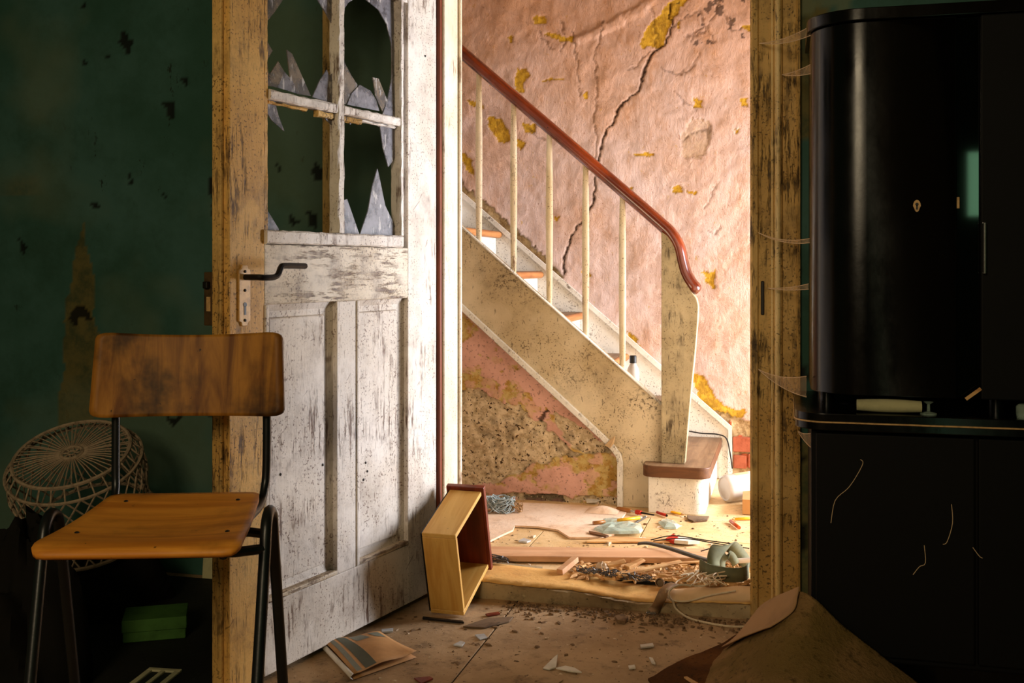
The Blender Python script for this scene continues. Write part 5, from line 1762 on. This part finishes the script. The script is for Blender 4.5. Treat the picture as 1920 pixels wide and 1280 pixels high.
ribbon([P(1196, 1019, 0.082), P(1215, 1018, 0.088), P(1250, 1026, 0.088), P(1300, 1042, 0.092), P(1345, 1055, 0.092)], 0.018, M['strap'], 'rubber_strap', 'long dark grey strap lying slantwise over the plank', 'strap', up=(0, 1, 0.25))
for i, (pts, lab) in enumerate([([(1220, 1012, .085), (1262, 1004, .10), (1320, 1012, .09), (1392, 1022, .085)], 'upper of two thin black wires arching over the plank'),
                                ([(1225, 1014, .083), (1280, 1009, .093), (1340, 1018, .086), (1405, 1028, .083)], 'lower of two thin black wires arching over the plank'),
                                ([(1314, 1033, .088), (1335, 1027, .096), (1356, 1023, .10)], 'short black wire end sticking out of the green canvas strap')]):
    c = P(*pts[0])
    tag(MB().tube([p - c for p in smooth_path([P(*p) for p in pts], 5)], 0.0020, 6).build('black_wire', M['wire'], loc=c), lab, 'wire')


def PD(px, py, D):
    r = ray(px, py)
    return Vector((r[0] * D, r[1] * D, EYE + r[2] * D))


cs = empty('canvas_strap', P(1362, 1082, 0.06))
tag(cs, 'loops of olive green canvas strap piled against the door casing', 'strap')
co = cs.location
def on(px, py, D, z=None):
    p = PD(px, py, D)
    return Vector((p.x - co.x, p.y - co.y, (p.z if z is None else z) - co.z))


# tall band bent into an arch, then the second arch behind it, then the low band lying on edge
ribbon([on(1338, 1060, 3.40), on(1338, 1046, 3.41), on(1344, 1032, 3.43), on(1356, 1024, 3.46), on(1370, 1024, 3.49), on(1383, 1034, 3.51), on(1396, 1050, 3.52), on(1406, 1062, 3.52)], 0.046, M['canvas'], 'arched_band', None, None, up=(0.75, 0.65, 0.0), th=0.003, parent=cs)
ribbon([on(1352, 1062, 3.44), on(1353, 1050, 3.45), on(1358, 1042, 3.46), on(1366, 1040, 3.47), on(1374, 1046, 3.48), on(1380, 1058, 3.48)], 0.030, M['canvas'], 'inner_arch', None, None, up=(0.75, 0.65, 0.0), th=0.003, parent=cs)
l2 = [on(1312, 1066, 3.43, 0.086), on(1330, 1068, 3.36, 0.088), on(1360, 1072, 3.32, 0.089), on(1392, 1072, 3.32, 0.089), on(1404, 1068, 3.37, 0.088)]
ribbon(l2, 0.044, M['canvas'], 'low_band', None, None, up=(0, 0.1, 1), th=0.003, parent=cs)
ribbon([on(1360, 1049, 3.50), on(1385, 1051, 3.50), on(1410, 1049, 3.50)], 0.016, M['white_plastic'], 'webbing_end', None, None, up=(0, 0.2, 1), th=0.002, parent=cs)

# cream cloth roll on the threshold end
rows = []
for j in range(15):
    t = j / 14
    rows.append([])
    for i in range(13):
        s = i / 12
        p = P(1252 + 170 * s, 1113 - 2 * s, 0.05)
        an = math.pi * (0.02 + 0.96 * t)
        r2 = 0.026 + 0.010 * s
        rows[-1].append((p.x, WV + 0.030 - 0.045 * math.cos(an), 0.036 + 0.020 * s + r2 * math.sin(an) * 0.9 + 0.002 * math.sin(14 * s + 5 * t)))
tag(MB().grid(rows).build('cream_cloth', M['cloth'], solid=0.003), 'cream cloth draped over the threshold end at the door casing', 'cloth')
# leather strap over the threshold
lst = [(P(1265, 1094, 0.085) + Vector((0, 0, 0))), P(1256, 1098, 0.084), P(1246, 1108, 0.078), P(1238, 1124, 0.055), P(1230, 1138, 0.022), P(1222, 1148, 0.006)]
lst = [Vector((p.x, min(p.y, WV - 0.025) if p.z < 0.08 else p.y, p.z)) for p in lst]
ls_ = ribbon(lst, 0.030, M['leather'], 'leather_strap', 'brown leather strap with buckle hanging over the threshold', 'strap', up=(1, 0.15, 0), th=0.004)
e = lst[-1] - lst[0]
MB().box((e.x - 0.016, e.y - 0.012, e.z - 0.003), (e.x + 0.014, e.y + 0.010, e.z + 0.004)).build('buckle', M['chrome'], ls_, 0.002, 1)
lc = P(1336, 1093, 0.0)
tag(MB().lathe([(0.013, 0), (0.014, 0.020), (0.011, 0.022), (0.010, 0.004)], 14, Matrix.Rotation(1.25, 4, 'X')).build('leather_roll', M['leather'], loc=P(1238, 1092, 0.075)), 'small rolled brown leather ring behind the leather strap', 'leather roll')
# white cord: tangle and trailing end
c = P(1256, 1100, 0.09)
cd = empty('white_cord', c)
tag(cd, 'white cord hanging over the threshold and trailing to the felt sheet', 'cord')
pts = [P(1296, 1098, .094), P(1276, 1096, .098), P(1258, 1104, .092), P(1254, 1116, .072), P(1262, 1128, .045), P(1270, 1138, .022), P(1292, 1158, .006), P(1330, 1168, .005), P(1370, 1174, .005), P(1405, 1174, .006)]
pts = [Vector((p.x, min(p.y, WV - 0.030) if p.z < 0.07 else p.y, p.z)) for p in pts]
MB().tube([p - c for p in smooth_path(pts, 6)], 0.0032, 6).build('trailing_end', M['cord'], cd)
pts = [P(1250, 1104, .092), P(1248, 1120, .06), P(1262, 1132, .048), P(1290, 1130, .050), P(1330, 1116, .068), P(1380, 1104, .088)]
pts = [Vector((p.x, WV - 0.032 if 0 < i < 4 else min(p.y, WV - 0.022), p.z)) for i, p in enumerate(pts)]
MB().tube([p - c for p in smooth_path(pts, 6)], 0.0026, 6).build('loop', M['cord'], cd)
mb = MB()
rng = random.Random(5)
for i in range(9):
    x = 1288 + 70 * rng.random()
    pp = [P(x + rng.uniform(-22, 22), 1082 + rng.uniform(-12, 16), 0.07 + 0.03 * rng.random()) for _ in range(5)]
    mb.tube([p - c for p in smooth_path(pp, 5)], 0.0022, 5)
tag(mb.build('tangle', M['cord'], cd), kind='stuff')
# black cable on the first step, scraps on the stringer ledge
cbl = [V(1292, 808, 5.075), V(1315, 812, 5.07), V(1345, 814, 5.065), V(1362, 822, 5.065), V(1369, 850, 5.065), V(1373, 878, 5.07)]
c = cbl[0]
tag(MB().tube([p - c for p in smooth_path(cbl, 5)], 0.0032, 6).build('black_cable', M['wire'], loc=c), 'black cable running along the wall above the first step', 'cable')
c = V(1148, 832, SPV - 0.02)
tag(MB().prism([(-0.030, 0, -0.012), (-0.008, 0, 0.012), (0.012, -0.006, 0.028), (0.010, -0.012, 0.002), (-0.006, -0.016, -0.018)], (0.0, 0.007, 0.003)).build('paper_scrap', M['cloth'], loc=(c.x, c.y - 0.004, c.z + 0.004)), 'cream paper scrap caught on the lower bead of the stairs', 'paper')
